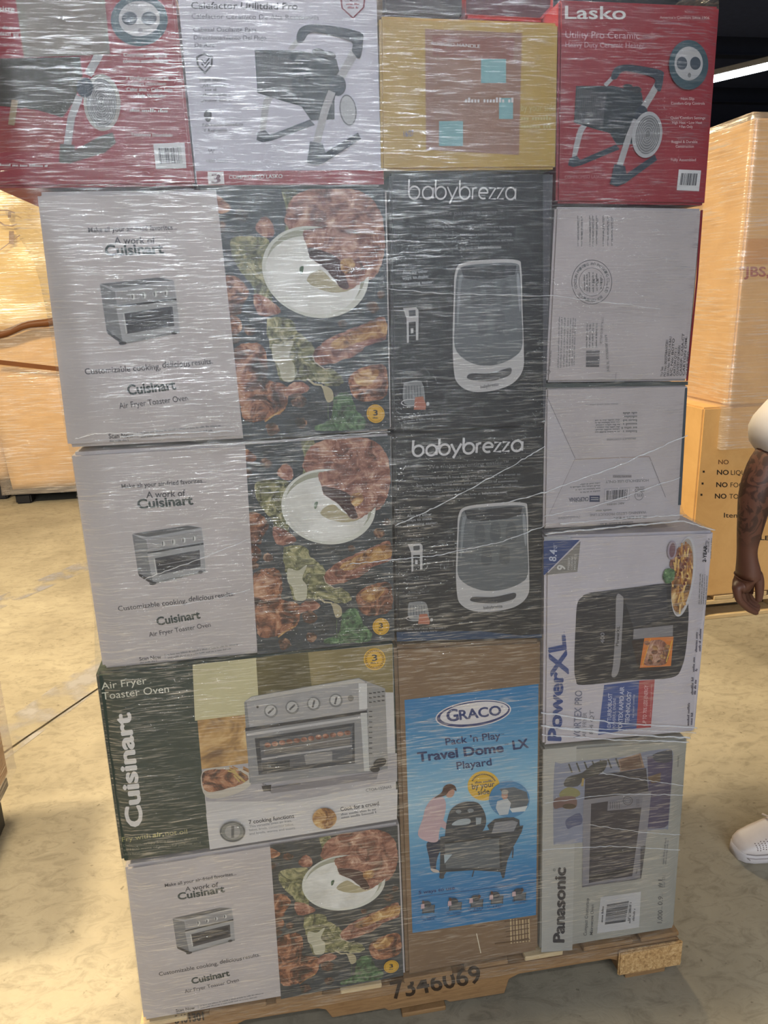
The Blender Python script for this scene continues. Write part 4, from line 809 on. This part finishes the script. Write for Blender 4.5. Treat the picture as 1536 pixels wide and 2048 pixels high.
p.text('1,000', (1130, 1720), (1136, 1606), 44, DGREY); p.text('watts', (1132, 1600), (1136, 1564), 12, MGREY); p.text('0.9', (1134, 1560), (1140, 1484), 44, DGREY); p.text('cu. ft.', (1136, 1478), (1140, 1446), 12, MGREY); p.text('#1', (1126, 1404), (1132, 1336), 36, DGREY); p.greek((1140, 1404), (1146, 1290), 12, MGREY); p.greek((1156, 1400), (1160, 1290), 12, MGREY)
p.text('NN-SU696SG', (1278, 330), (1282, 232), 12, DGREY, .01); p.greek((1146, 1200), (1172, 960), 14, MGREY); p.greek((1168, 1200), (1190, 980), 12, MGREY)
p.build('printed_text', t)
p = Printer(0); p.crop = (1070, 1460, 4.452); p.k = 3
p.poly([(584, 1490), (944, 1440), (926, 1756), (552, 1812)], ink(176, 174, 174)).up().barcode([(640, 1556), (622, 1734), (806, 1708), (836, 1522)][0:1]+[(622, 1734), (806, 1708), (836, 1522)], BLACKI, 40)
for x, y0, y1 in ((604, 1712, 1560), (850, 1720, 1530), (884, 1700, 1590)): p.greek((x, y0), (x+10, y1), 18, DGREY)
p.text('8 85170 44591 1', (836, 1700), (852, 1540), 14, DGREY); p.build('barcode_label', t, 'pale barcode label')
# ------------------------------------------------------------------ stretch film round the whole stack
def lerp_table(tab, y):
    if y <= tab[0][1]: return tab[0][0]
    for (x0, y0), (x1, y1) in zip(tab, tab[1:]):
        if y <= y1: return x0+(x1-x0)*(y-y0)/(y1-y0)
    return tab[-1][0]
LT = [(-74, -44), (-74, -40), (-18, 378), (20, 450), (68, 528), (96, 660), (131, 897), (137, 906), (186, 1240), (187, 1345), (240, 1730), (246, 1740), (284, 2048), (292, 2075)]
RT = [(1446, -44), (1446, 10), (1414, 410), (1408, 440), (1379, 768), (1365, 1000), (1374, 1028), (1398, 1048), (1433, 1061), (1394, 1466), (1379, 1490), (1352, 1850), (1360, 1878)]
# left and right edges share rows by height in the stack, not by picture row
def edge(tab, n):
    pts = [P(x, y, -.012) for x, y in tab]; return sorted([(p.z, p.x) for p in pts])
LE, RE = edge(LT, 0), edge(RT, 0)
def ex(E_, z): return float(np.interp(z, [e[0] for e in E_], [e[1] for e in E_]))
ZS = sorted(set([.085+i*.03 for i in range(66)]+[e[0] for e in RE if .085 < e[0] < 2.06]))
NX = 40; FD = .60
film = MB(); vs = []; ring_n = NX+1+8+NX//2+8
for iz, z in enumerate(ZS):
    x0, x1 = ex(LE, z), ex(RE, z)
    row = []
    for i in range(NX+1):
        u = i/NX; x = x0+(x1-x0)*u; y = -.012-.003*mnoise.noise(Vector((x*5, 0, z*9)))-.0012*mnoise.noise(Vector((x*14, 3, z*60)))
        if i in (0, NX): y += .012
        row.append((x, y, z))
    for i in range(1, 9): row.append((x1+.003*mnoise.noise(Vector((i, 5, z*20))), (FD)*i/8, z))
    for i in range(1, 21): row.append((x1+(x0-x1)*i/20, FD+.012, z))
    for i in range(1, 8): row.append((x0, FD*(1-i/8), z))
    vs += row; RN = len(row)
fs = [(a*RN+i, a*RN+(i+1) % RN, (a+1)*RN+(i+1) % RN, (a+1)*RN+i) for a in range(len(ZS)-1) for i in range(RN)]
film.add(vs, fs, FILM)
FW = film.build('stretch_wrap', smooth=True)
tag(FW, 'clear wrinkled stretch film wound round the whole stack of appliance cartons', 'plastic wrap')
# gathered ropes and folds of film running across the front
rnd = random.Random(11)
def rope(pts, r=.0016, n=14, m=FILM_FOLD, Y=-.017):
    a = MB(); q = []
    for (xa, ya), (xb, yb) in zip(pts, pts[1:]):
        for i in range(n): t = i/n; q.append(P(xa+(xb-xa)*t, ya+(yb-ya)*t, Y)+Vector((0, rnd.uniform(-.0006, .0006), rnd.uniform(-.0012, .0012))))
    q.append(P(*pts[-1], Y)); a.tube(q, [r*rnd.uniform(.5, 1.2) for _ in q], m, 6); return a.build('film_fold', FW, smooth=True)
for pts, r in (([(1090, 893), (1010, 940), (880, 1010), (790, 1052)], .0010), ([(1375, 870), (1240, 930), (1090, 985), (1000, 1008)], .0012), ([(1088, 1052), (1000, 1085), (880, 1110), (785, 1120), (700, 1128)], .001),
               ([(1082, 1425), (1230, 1446), (1394, 1456)], .0016), ([(1082, 1452), (1230, 1468), (1380, 1476)], .002), ([(1084, 1470), (1240, 1480), (1378, 1484)], .0014), ([(1120, 1456), (1260, 1460), (1392, 1466)], .001),
               ([(780, 862), (620, 876), (470, 888), (300, 898)], .001), ([(240, 873), (330, 868), (470, 862)], .0014), ([(150, 878), (190, 868), (245, 866), (330, 870)], .0008), ([(770, 578), (900, 588), (1110, 592), (1320, 618)], .0008),
               ([(1088, 1033), (1200, 1010), (1360, 955)], .001), ([(1090, 1068), (1250, 1052), (1364, 1042), (1430, 1060)], .0018), ([(1120, 1048), (1260, 1036), (1366, 1030)], .0012), ([(500, 1180), (420, 1200), (330, 1214)], .0006),
               ([(290, 1158), (400, 1118), (500, 1078)], .0007), ([(1200, 1546), (1290, 1560), (1368, 1572)], .0008), ([(1090, 1606), (1230, 1588), (1368, 1590)], .0008), ([(1180, 1650), (1280, 1664), (1362, 1670)], .0007), ([(1085, 1700), (1220, 1692), (1360, 1700)], .0008)):
    rope(pts, r)

# ------------------------------------------------------------------ wrapped load behind on the right
def cart_box(name, lab, x0, x1, y0, y1, z0, z1, m, cat='carton', bev=.008):
    t = thing(name, lab, cat, ((x0+x1)/2, (y0+y1)/2, z0)); b = MB(); b.box((x0, y0, z0), (x1, y1, z1), m); b.build('carton_body', t, bevel=bev); return t
YR = 1.8
def pallet(lab, x0, x1, y0, y1, wm, hz=.13):
    t = thing('wooden_pallet', lab, 'pallet', ((x0+x1)/2, (y0+y1)/2, 0))
    for k in range(7):
        x = x0+(x1-x0-.1)*k/6; a = MB(); a.box((x, y0, hz-.02), (x+.1, y1, hz), wm); a.build('deck_board', t, bevel=.002, seg=1)
    for y in (y0+.0, (y0+y1)/2-.05, y1-.1):
        a = MB(); a.box((x0, y, hz-.042), (x1, y+.1, hz-.021), wm); a.box((x0, y, 0), (x1, y+.1, .02), wm); a.build('cross_board', t, bevel=.002, seg=1)
        for x in (x0, (x0+x1)/2-.07, x1-.14): b = MB(); b.box((x, y, .021), (x+.14, y+.1, hz-.043), wm); b.build('block', t, bevel=.002, seg=1)
    return t
pallet('pale wooden pallet under the brown carton that reads NO, behind the standing person', 1.93, 3.1, YR, YR+1.0, WOOD_PALE, .12)
t = cart_box('carton', 'brown carton printed NO behind the standing person', 1.965, 3.1, YR, YR+1.0, .122, 1.03, CARD_LT)
pr = Printer(YR); K = ink(40, 34, 30, .6); pr.crop = (1336, 840, 4.453)
for s_, x0, x1, y in (('NO', 436, 540, 486), ('NO', 430, 530, 596), ('NO', 418, 520, 698)): pr.text(s_, (x0, y), (x1, y+2), 44, K, .03)
for x, y in ((318, 460), (308, 566), (298, 666)): pr.quad(x-9, y-9, x+9, y+9, K)
pr.text('NO ', (448, 392), (540, 394), 40, ink(110, 76, 50), .02); pr.text('LIQUIDS', (560, 488), (780, 492), 44, K); pr.text('FOOD', (556, 598), (720, 602), 44, K); pr.text('TOOLS', (546, 700), (730, 704), 44, K)
pr.text('Item', (498, 868), (640, 870), 44, K, .006); pr.text('LE', (822, 1068), (900, 1070), 40, K, .03)
pr.build('printed_text', t)
t = cart_box('carton', 'tall wrapped brown carton standing on the carton that reads NO, at the right edge', 2.085, 3.2, YR, YR+1.0, 1.031, 2.2, CARD_LT)
a = MB(); a.box((2.083, YR-.002, 1.50), (3.201, YR+1.0, 1.545), TAPE); 
pr = Printer(YR); pr.text('“JBS,', (1478, 552), (1538, 553), 20, ink(150, 60, 60), .03); pr.build('handwritten_mark', t)
pr = Printer(YR); pr.poly([(1494, 478), (1600, 476), (1600, 530), (1488, 528)], ink(196, 140, 78, .7)); pr.build('bare_band', t)
def wrap_box(name, lab, x0, x1, y0, y1, z0, z1, amp=.02, top=True, slope=None, seed=0, n=30):
    a = MB(); per = []
    for i in range(n): per.append((x0+(x1-x0)*i/n, y0))
    for i in range(n): per.append((x1, y0+(y1-y0)*i/n))
    for i in range(n): per.append((x1-(x1-x0)*i/n, y1))
    for i in range(n): per.append((x0, y1-(y1-y0)*i/n))
    cx, cy = (x0+x1)/2, (y0+y1)/2; nz = 40; vs = []
    for k in range(nz+1):
        z = z0+(z1-z0)*k/nz; s = slope(z) if slope else 1
        for x, y in per:
            d = amp*(.4+.6*mnoise.noise(Vector((x*3+seed, y*3, z*4)))) + amp*.4*mnoise.noise(Vector((x*2, y*2, z*30+seed)))
            dx, dy = (x-cx), (y-cy); L = math.hypot(dx, dy); vs.append((cx+dx*s+dx/L*d, cy+dy*s+dy/L*d, z))
    m = len(per); fs = [(k*m+i, k*m+(i+1) % m, (k+1)*m+(i+1) % m, (k+1)*m+i) for k in range(nz) for i in range(m)]
    if top: vs.append((cx, cy, z1+.01)); fs += [(nz*m+i, nz*m+(i+1) % m, len(vs)-1) for i in range(m)]
    a.add(vs, fs, FILM_BG); o = a.build(name, smooth=True); tag(o, lab, 'plastic wrap'); return o
wrap_box('stretch_wrap', 'shiny film over the tall brown cartons at the right edge', 2.055, 3.22, YR-.025, YR+1.03, .84, 2.215, .015, seed=4)

# ------------------------------------------------------------------ wrapped load behind on the left
YL = 5.05
def plastic_pallet(lab, x0, x1, y0, y1, h=.15):
    t = thing('plastic_pallet', lab, 'pallet', ((x0+x1)/2, (y0+y1)/2, 0)); m = ink(30, 30, 34, .5)
    a = MB(); a.box((x0, y0, h-.04), (x1, y1, h), m); a.build('deck', t, bevel=.006)
    for x in (x0+.02, (x0+x1)/2-.06, x1-.14):
        for y in (y0+.02, (y0+y1)/2-.06, y1-.14): b = MB(); b.box((x, y, 0), (x+.12, y+.12, h-.041), m); b.build('foot', t, bevel=.012)
    return t
xa = P(12, 960, YL).x
plastic_pallet('black plastic pallet far behind on the left, under the bulging wrapped carton', xa+.02, xa+1.2, YL, YL+1.0, .12)
def bulged(name, lab, x0, x1, y0, y1, z0, z1, m, amp=.05, seed=0):
    t = thing(name, lab, 'carton', ((x0+x1)/2, (y0+y1)/2, z0)); n = 14; nz = 18; per = []
    for i in range(n): per.append((x0+(x1-x0)*i/n, y0))
    for i in range(n): per.append((x1, y0+(y1-y0)*i/n))
    for i in range(n): per.append((x1-(x1-x0)*i/n, y1))
    for i in range(n): per.append((x0, y1-(y1-y0)*i/n))
    cx, cy = (x0+x1)/2, (y0+y1)/2; vs = []
    for k in range(nz+1):
        f = k/nz; z = z0+(z1-z0)*f; b = sin(pi*min(1, f*1.05+.02))
        for i, (x, y) in enumerate(per):
            fr = (i % n)/n; s = sin(pi*fr); dx, dy = x-cx, y-cy; L = math.hypot(dx, dy)
            d = amp*b*(.5+.5*s)+.015*mnoise.noise(Vector((x*4+seed, y*4, z*4))); vs.append((x+dx/L*d, y+dy/L*d, z))
    k = len(per); fs = [(a*k+i, a*k+(i+1) % k, (a+1)*k+(i+1) % k, (a+1)*k+i) for a in range(nz) for i in range(k)]+[tuple(range(k))[::-1], tuple(range(nz*k, nz*k+k))]
    b = MB(); b.add(vs, fs, m); b.build('carton_body', t, smooth=True); return t
zt = P(60, 660, YL).z
t = bulged('carton', 'bulging brown carton with dark straps far behind on the left', xa+.03, xa+1.15, YL+.02, YL+.95, .122, zt, CARD_LT, .06)
for j, (ya, yb) in enumerate(((728, 748),)):
    a = MB(); q = []
    for i in range(18): x = -10+i*22; p = P(x, ya+(yb-ya)*i/8, YL-.075); q.append(p)
    w_ = .035; a.add([p+Vector((0, 0, s)) for p in q for s in (0, w_)], [(2*i, 2*i+2, 2*i+3, 2*i+1) for i in range(17)], ink(110, 66, 30)); a.build('strap', t)
a = MB(); a.tube([P(-20+i*16, 672-i*4.0+sin(i)*3, YL-.07) for i in range(12)], .03, ink(104, 62, 30), 8); a.build('rope', t, smooth=True)
t = bulged('carton', 'yellow brown carton with printed dark curves on top of the bulging carton on the left', xa+.02, xa+1.1, YL+.08, YL+.9, zt+.005, P(60, 300, YL).z, CARD_YEL, .03, 5)
pr = Printer(YL+.03); pr.k = 40; Kb = ink(120, 84, 50)
pr.line([(-10, 420), (16, 421), (30, 426)], 3, Kb); pr.line([(-6, 440), (8, 450), (24, 452), (34, 448)], 3, Kb); pr.quad(16, 424, 22, 436, Kb); pr.quad(18, 462, 28, 488, Kb); pr.line([(0, 500), (40, 470)], 2, Kb); pr.build('printed_marks', t)
wrap_box('stretch_wrap', 'crumpled shiny film over the cartons far behind on the left', xa-.02, xa+1.22, YL-.06, YL+1.0, .10, P(60, 300, YL).z+.02, .05, seed=9)
x2 = P(34, 960, YL+.5).x
t = bulged('carton', 'brown carton at the left edge behind the bulging strapped carton', x2-1.3, xa-.06, YL+.25, YL+1.2, .16, zt+.1, CARD_LT, .02, 12)
plastic_pallet('black plastic pallet at the far left edge beside the strapped load', x2-1.3, xa-.06, YL+.2, YL+1.2)

# near the left edge of the frame
_c = G(29, 1545, .17); xe = _c.x-.002; ye = _c.y-.55
plastic_pallet('black plastic pallet close by at the left edge of the picture', xe-1.0, xe-.02, ye, ye+.55, .165)
t = cart_box('carton', 'wrapped brown carton close by at the left edge of the picture', xe-1.0, xe-.012, ye+.012, ye+.55, .166, .46, CARD, bev=.015)
wrap_box('stretch_wrap', 'grey film round the carton close by at the left edge', xe-1.02, xe+.002, ye-.004, ye+.56, .175, .475, .006, seed=2)

# ------------------------------------------------------------------ person in white on the right
def skin(name, V, E_, m, parent=None, sub=2, root=0):
    """V: (x, y, z, rx[, ry]) joints; one continuous surface grown over connected bones"""
    me = bpy.data.meshes.new(name); me.from_pydata([v[:3] for v in V], E_, []); me.materials.append(m)
    o = link(name, me, parent)
    md = o.modifiers.new('s', 'SKIN'); md.use_smooth_shade = True; md.branch_smoothing = .3
    for i, v in enumerate(V): me.skin_vertices[0].data[i].radius = (v[3], v[4] if len(v) > 4 else v[3]); me.skin_vertices[0].data[i].use_root = (i == root)
    s = o.modifiers.new('u', 'SUBSURF'); s.levels = sub; s.render_levels = sub
    dg = bpy.context.evaluated_depsgraph_get(); nm = bpy.data.meshes.new_from_object(o.evaluated_get(dg)); o.modifiers.clear(); o.data = nm
    nm.polygons.foreach_set('use_smooth', [True]*len(nm.polygons)); return o
def skin_material():
    m, nt, nd, lk, p = newmat('brown_skin_with_tattoos')
    a = N(nd, 'ShaderNodeTexNoise', Scale=26.0, Detail=4.0, Distortion=2.2); lk.new(coords(nd, lk), a.inputs['Vector'])
    r = ramp(nd, [(.45, (1, 1, 1)), (.53, (.45, .48, .52))]); lk.new(a.outputs['Fac'], r.inputs['Fac'])
    g = nd.new('ShaderNodeNewGeometry'); sp = nd.new('ShaderNodeSeparateXYZ'); lk.new(g.outputs['Position'], sp.inputs[0])
    mr = N(nd, 'ShaderNodeMapRange'); mr.inputs[1].default_value = .93; mr.inputs[2].default_value = .97; lk.new(sp.outputs['Z'], mr.inputs[0])
    mr2 = N(nd, 'ShaderNodeMapRange'); mr2.inputs[1].default_value = 1.38; mr2.inputs[2].default_value = 1.30; lk.new(sp.outputs['Z'], mr2.inputs[0])
    mu = N(nd, 'ShaderNodeMath', operation='MULTIPLY'); lk.new(mr.outputs[0], mu.inputs[0]); lk.new(mr2.outputs[0], mu.inputs[1])
    mx = N(nd, 'ShaderNodeMix', data_type='RGBA', blend_type='MULTIPLY'); lk.new(mu.outputs[0], mx.inputs[0]); mx.inputs[6].default_value = (.135, .056, .035, 1); lk.new(r.outputs['Color'], mx.inputs[7])
    lk.new(mx.outputs[2], p.inputs['Base Color']); p.inputs['Roughness'].default_value = .5; return m
SKIN = skin_material()
AY = .30
def A(x, y, r, dy=0, r2=None): p = P(x, y, AY+dy); return (p.x, p.y, p.z, r, r2 or r)
BX, BY = 1.60, .52
V = [(BX, BY, .95, .10, .12), (BX, BY, 1.12, .085, .11), (BX, BY, 1.30, .09, .12), (BX, BY, 1.42, .075, .11), (BX, BY, 1.50, .058), (BX-.008, BY, 1.555, .07), (BX-.022, BY, 1.62, .108, .094), (BX-.012, BY, 1.70, .112, .096)]
E_ = [(i, i+1) for i in range(7)]
def addv(parent, *vs):
    for v in vs: V.append(v); E_.append((parent, len(V)-1)); parent = len(V)-1
    return parent
# near arm hangs down with a bent elbow
sh = addv(3, (BX-.06, BY-.15, 1.43, .062), (1.42, .33, 1.36, .055), (1.31, .31, 1.23, .05))
el = addv(sh, A(1530, 925, .045, .01), A(1512, 985, .044), A(1501, 1050, .033), A(1493, 1100, .026, 0, .022), A(1489, 1128, .028, 0, .02))
pm = addv(el, A(1489, 1152, .040, .0, .022), A(1490, 1172, .036, .006, .022))
ix = addv(pm, A(1472, 1176, .0125, -.012), A(1478, 1200, .0095, -.016), A(1497, 1218, .0085, -.014), A(1515, 1227, .007, -.008))
md_ = addv(pm, A(1480, 1180, .012, .008), A(1487, 1204, .0095, .010), A(1503, 1216, .0085, .012), A(1519, 1220, .007, .013))
rg = addv(pm, A(1488, 1182, .0115, .026), A(1495, 1202, .009, .03), A(1508, 1212, .008, .03), A(1520, 1213, .0065, .03))
pk = addv(pm, A(1494, 1178, .0105, .042), A(1500, 1195, .008, .046), A(1509, 1204, .0072, .046), A(1517, 1206, .006, .045))
th = addv(el, A(1514, 1146, .016, -.014), A(1519, 1168, .0125, -.020), A(1519, 1188, .0105, -.022), A(1517, 1204, .0085, -.022))
# far arm, swung back
FX = .34
fa = addv(3, (BX+.02, BY+.2, 1.43, .058), (BX+.12, BY+.26, 1.28, .048), (BX+.21, BY+.27, 1.13, .042), (BX-.03+FX-.06, BY+.27, .98, .036), (BX-.08+FX, BY+.26, .88, .024), (BX-.10+FX, BY+.25, .82, .032, .018))
for k in range(4): addv(fa, (BX-.115+FX+k*.018, BY+.24, .775, .0105), (BX-.12+FX+k*.018, BY+.235, .74, .0085), (BX-.112+FX+k*.018, BY+.232, .71, .007))
addv(fa, (BX-.135+FX, BY+.235, .80, .012), (BX-.15+FX, BY+.225, .77, .0095), (BX-.15+FX, BY+.225, .745, .008))
# legs
l1 = addv(0, (BX-.0, BY-.10, .86, .09), (BX-.01, BY-.14, .66, .075), (BX+.0, BY-.16, .48, .055), (BX+.015, BY-.17, .32, .052), (BX+.005, BY-.18, .12, .035), (1.45, .325, .05, .034), (1.33, .318, .032, .026))
l2 = addv(0, (BX+.05, BY+.10, .86, .09), (BX+.08, BY+.12, .66, .075), (BX+.18, BY+.12, .48, .055), (BX+.28, BY+.12, .32, .052), (BX+.36, BY+.12, .12, .035), (BX+.34, BY+.12, .05, .034), (BX+.22, BY+.12, .032, .026))
person = skin('person', V, E_, SKIN)
tag(person, 'person in a white t-shirt and white sneakers with tattooed forearm, standing at the right edge', 'person')
# face: nose, ears, eyes, mouth as parts of the head
HX, HZ = BX-.018, 1.645
def egg(name, c, r, m, parent=None, n=14, label=None):
    a = MB(); vs = []; 
    for i in range(1, n):
        for k in range(2*n): q = pi*i/n; w_ = pi*k/n; vs.append((c[0]+r[0]*sin(q)*cos(w_), c[1]+r[1]*sin(q)*sin(w_), c[2]+r[2]*cos(q)))
    m2 = 2*n; fs = [(i*m2+k, i*m2+(k+1) % m2, (i+1)*m2+(k+1) % m2, (i+1)*m2+k) for i in range(n-2) for k in range(m2)]+[tuple(range(m2))[::-1], tuple(range((n-2)*m2, (n-1)*m2))]
    a.add(vs, fs, m); return a.build(name, parent, label, smooth=True)
for s in (-1, 1):
    egg('eye', (HX-.076, BY+s*.03, HZ+.005), (.010, .013, .008), ink(220, 216, 210, .3), person); egg('ear', (HX+.005, BY+s*.082, HZ), (.018, .008, .03), SKIN, person)
egg('nose', (HX-.088, BY, HZ-.02), (.016, .014, .024), SKIN, person); egg('mouth', (HX-.074, BY, HZ-.055), (.010, .026, .008), ink(110, 60, 56), person)
egg('hair', (HX+.012, BY, HZ+.055), (.098, .09, .07), ink(26, 22, 20, .8), person)
SHIRT = blotch('white_cotton', [(.3, (.66, .62, .6)), (.7, (.74, .7, .68))], 6, 4, .85, bump=.1)
Vb, Eb = V, E_
V = [(BX, BY, .84, .165, .195), (BX, BY, 1.10, .15, .185), (BX, BY, 1.30, .15, .195), (BX, BY, 1.42, .12, .175), (BX, BY, 1.475, .078)]; E_ = [(0, 1), (1, 2), (2, 3), (3, 4)]
a1 = addv(3, (BX-.06, BY-.16, 1.44, .078), (1.43, .325, 1.36, .08), (1.29, .31, 1.25, .09), (1.19, .305, 1.145, .108))
addv(3, (BX+.02, BY+.21, 1.44, .075), (BX+.12, BY+.27, 1.30, .072), (BX+.18, BY+.28, 1.18, .072))
shirt = skin('t_shirt', V, E_, SHIRT, person)
V = [(BX, BY, 1.03, .13, .16), (BX, BY, .86, .15, .18)]; E_ = [(0, 1)]
addv(1, (BX-.0, BY-.11, .76, .125), (BX-.01, BY-.145, .60, .115), (BX-.005, BY-.15, .48, .105)); addv(1, (BX+.06, BY+.11, .76, .125), (BX+.1, BY+.12, .60, .115), (BX+.15, BY+.12, .48, .105))
skin('shorts', V, E_, ink(52, 52, 58, .8), person)
def sneaker(x0, yc, L=.30):
    """toe at x0, pointing to -X"""
    SW = blotch('white_leather', [(.3, (.70, .62, .58)), (.7, (.78, .71, .67))], 10, 3, .45); SOLE = ink(214, 206, 204, .5)
    prof = []  # (t along, half width, z top)
    T = [(0, .018, .030), (.03, .034, .045), (.10, .043, .056), (.2, .047, .066), (.34, .046, .082), (.46, .041, .098), (.58, .037, .108), (.72, .037, .108), (.88, .038, .106), (.97, .032, .100), (1, .020, .094)]
    def hull(z0, ztop, grow, m, name, par):
        a = MB(); n = 20; vs = []
        for t_, hw, zt_ in T:
            x = x0+L*t_; h = (zt_ if ztop is None else ztop)-z0; xw = -grow if t_ == 0 else (grow if t_ == 1 else 0)
            for k in range(n):
                q = 2*pi*k/n; c_, s_ = cos(q), sin(q); p_ = .55 if ztop is None else .35
                vs.append((x+xw, yc+(hw+grow)*math.copysign(abs(c_)**p_, c_), z0+h/2+h/2*math.copysign(abs(s_)**p_, s_)))
        fs = [(i*n+k, i*n+(k+1) % n, (i+1)*n+(k+1) % n, (i+1)*n+k) for i in range(len(T)-1) for k in range(n)]+[tuple(range(n))[::-1], tuple(range((len(T)-1)*n, len(T)*n))]
        a.add(vs, fs, m); return a.build(name, par, smooth=True)
    u = hull(.018, None, 0, SW, 'sneaker', person); hull(.0, .030, .004, SOLE, 'sole', u); 
    a = MB(); a.tube([(x0+.012, yc-.049, .021)]+[(x0+L*t_, yc-hw-.0045, .021) for t_, hw, _ in T[1:-1]], .0012, ink(168, 156, 152), 6); a.tube([(x0+L*t_, yc-hw-.002, .031) for t_, hw, _ in T[1:-1]], .001, ink(150, 140, 136), 6); a.build('sole_stitching', u)
    b = MB(); r_ = random.Random(5)
    for i in range(9):
        for j in range(5):
            t_ = .12+.026*i; x = x0+L*t_; zt_ = float(np.interp(t_, [q[0] for q in T], [q[2] for q in T])); hw = float(np.interp(t_, [q[0] for q in T], [q[1] for q in T])); ang = radians(118+j*13+(i % 2)*5); c_, s_ = cos(ang), sin(ang)
            h = zt_-.018; yy = yc+hw*math.copysign(abs(c_)**.55, c_); zz = .018+h/2+h/2*abs(s_)**.55
            b.tube([(x, yy-.0006, zz+.0004), (x, yy+.001, zz-.001)], .0014, ink(120, 96, 88), 6)
    b.build('vent_hole', u); 
    e = MB(); e.tube([(x0+L*.36+.0*k, yc-.046+.092*k/8, .086+.012*sin(pi*k/8)) for k in range(9)], .003, SW, 6); e.tube([(x0+L*.44, yc-.042+.084*k/8, .098+.010*sin(pi*k/8)) for k in range(9)], .003, SW, 6); e.build('laces', u)
    return u
sneaker(1.250, .318); sneaker(BX+.14, BY+.12)
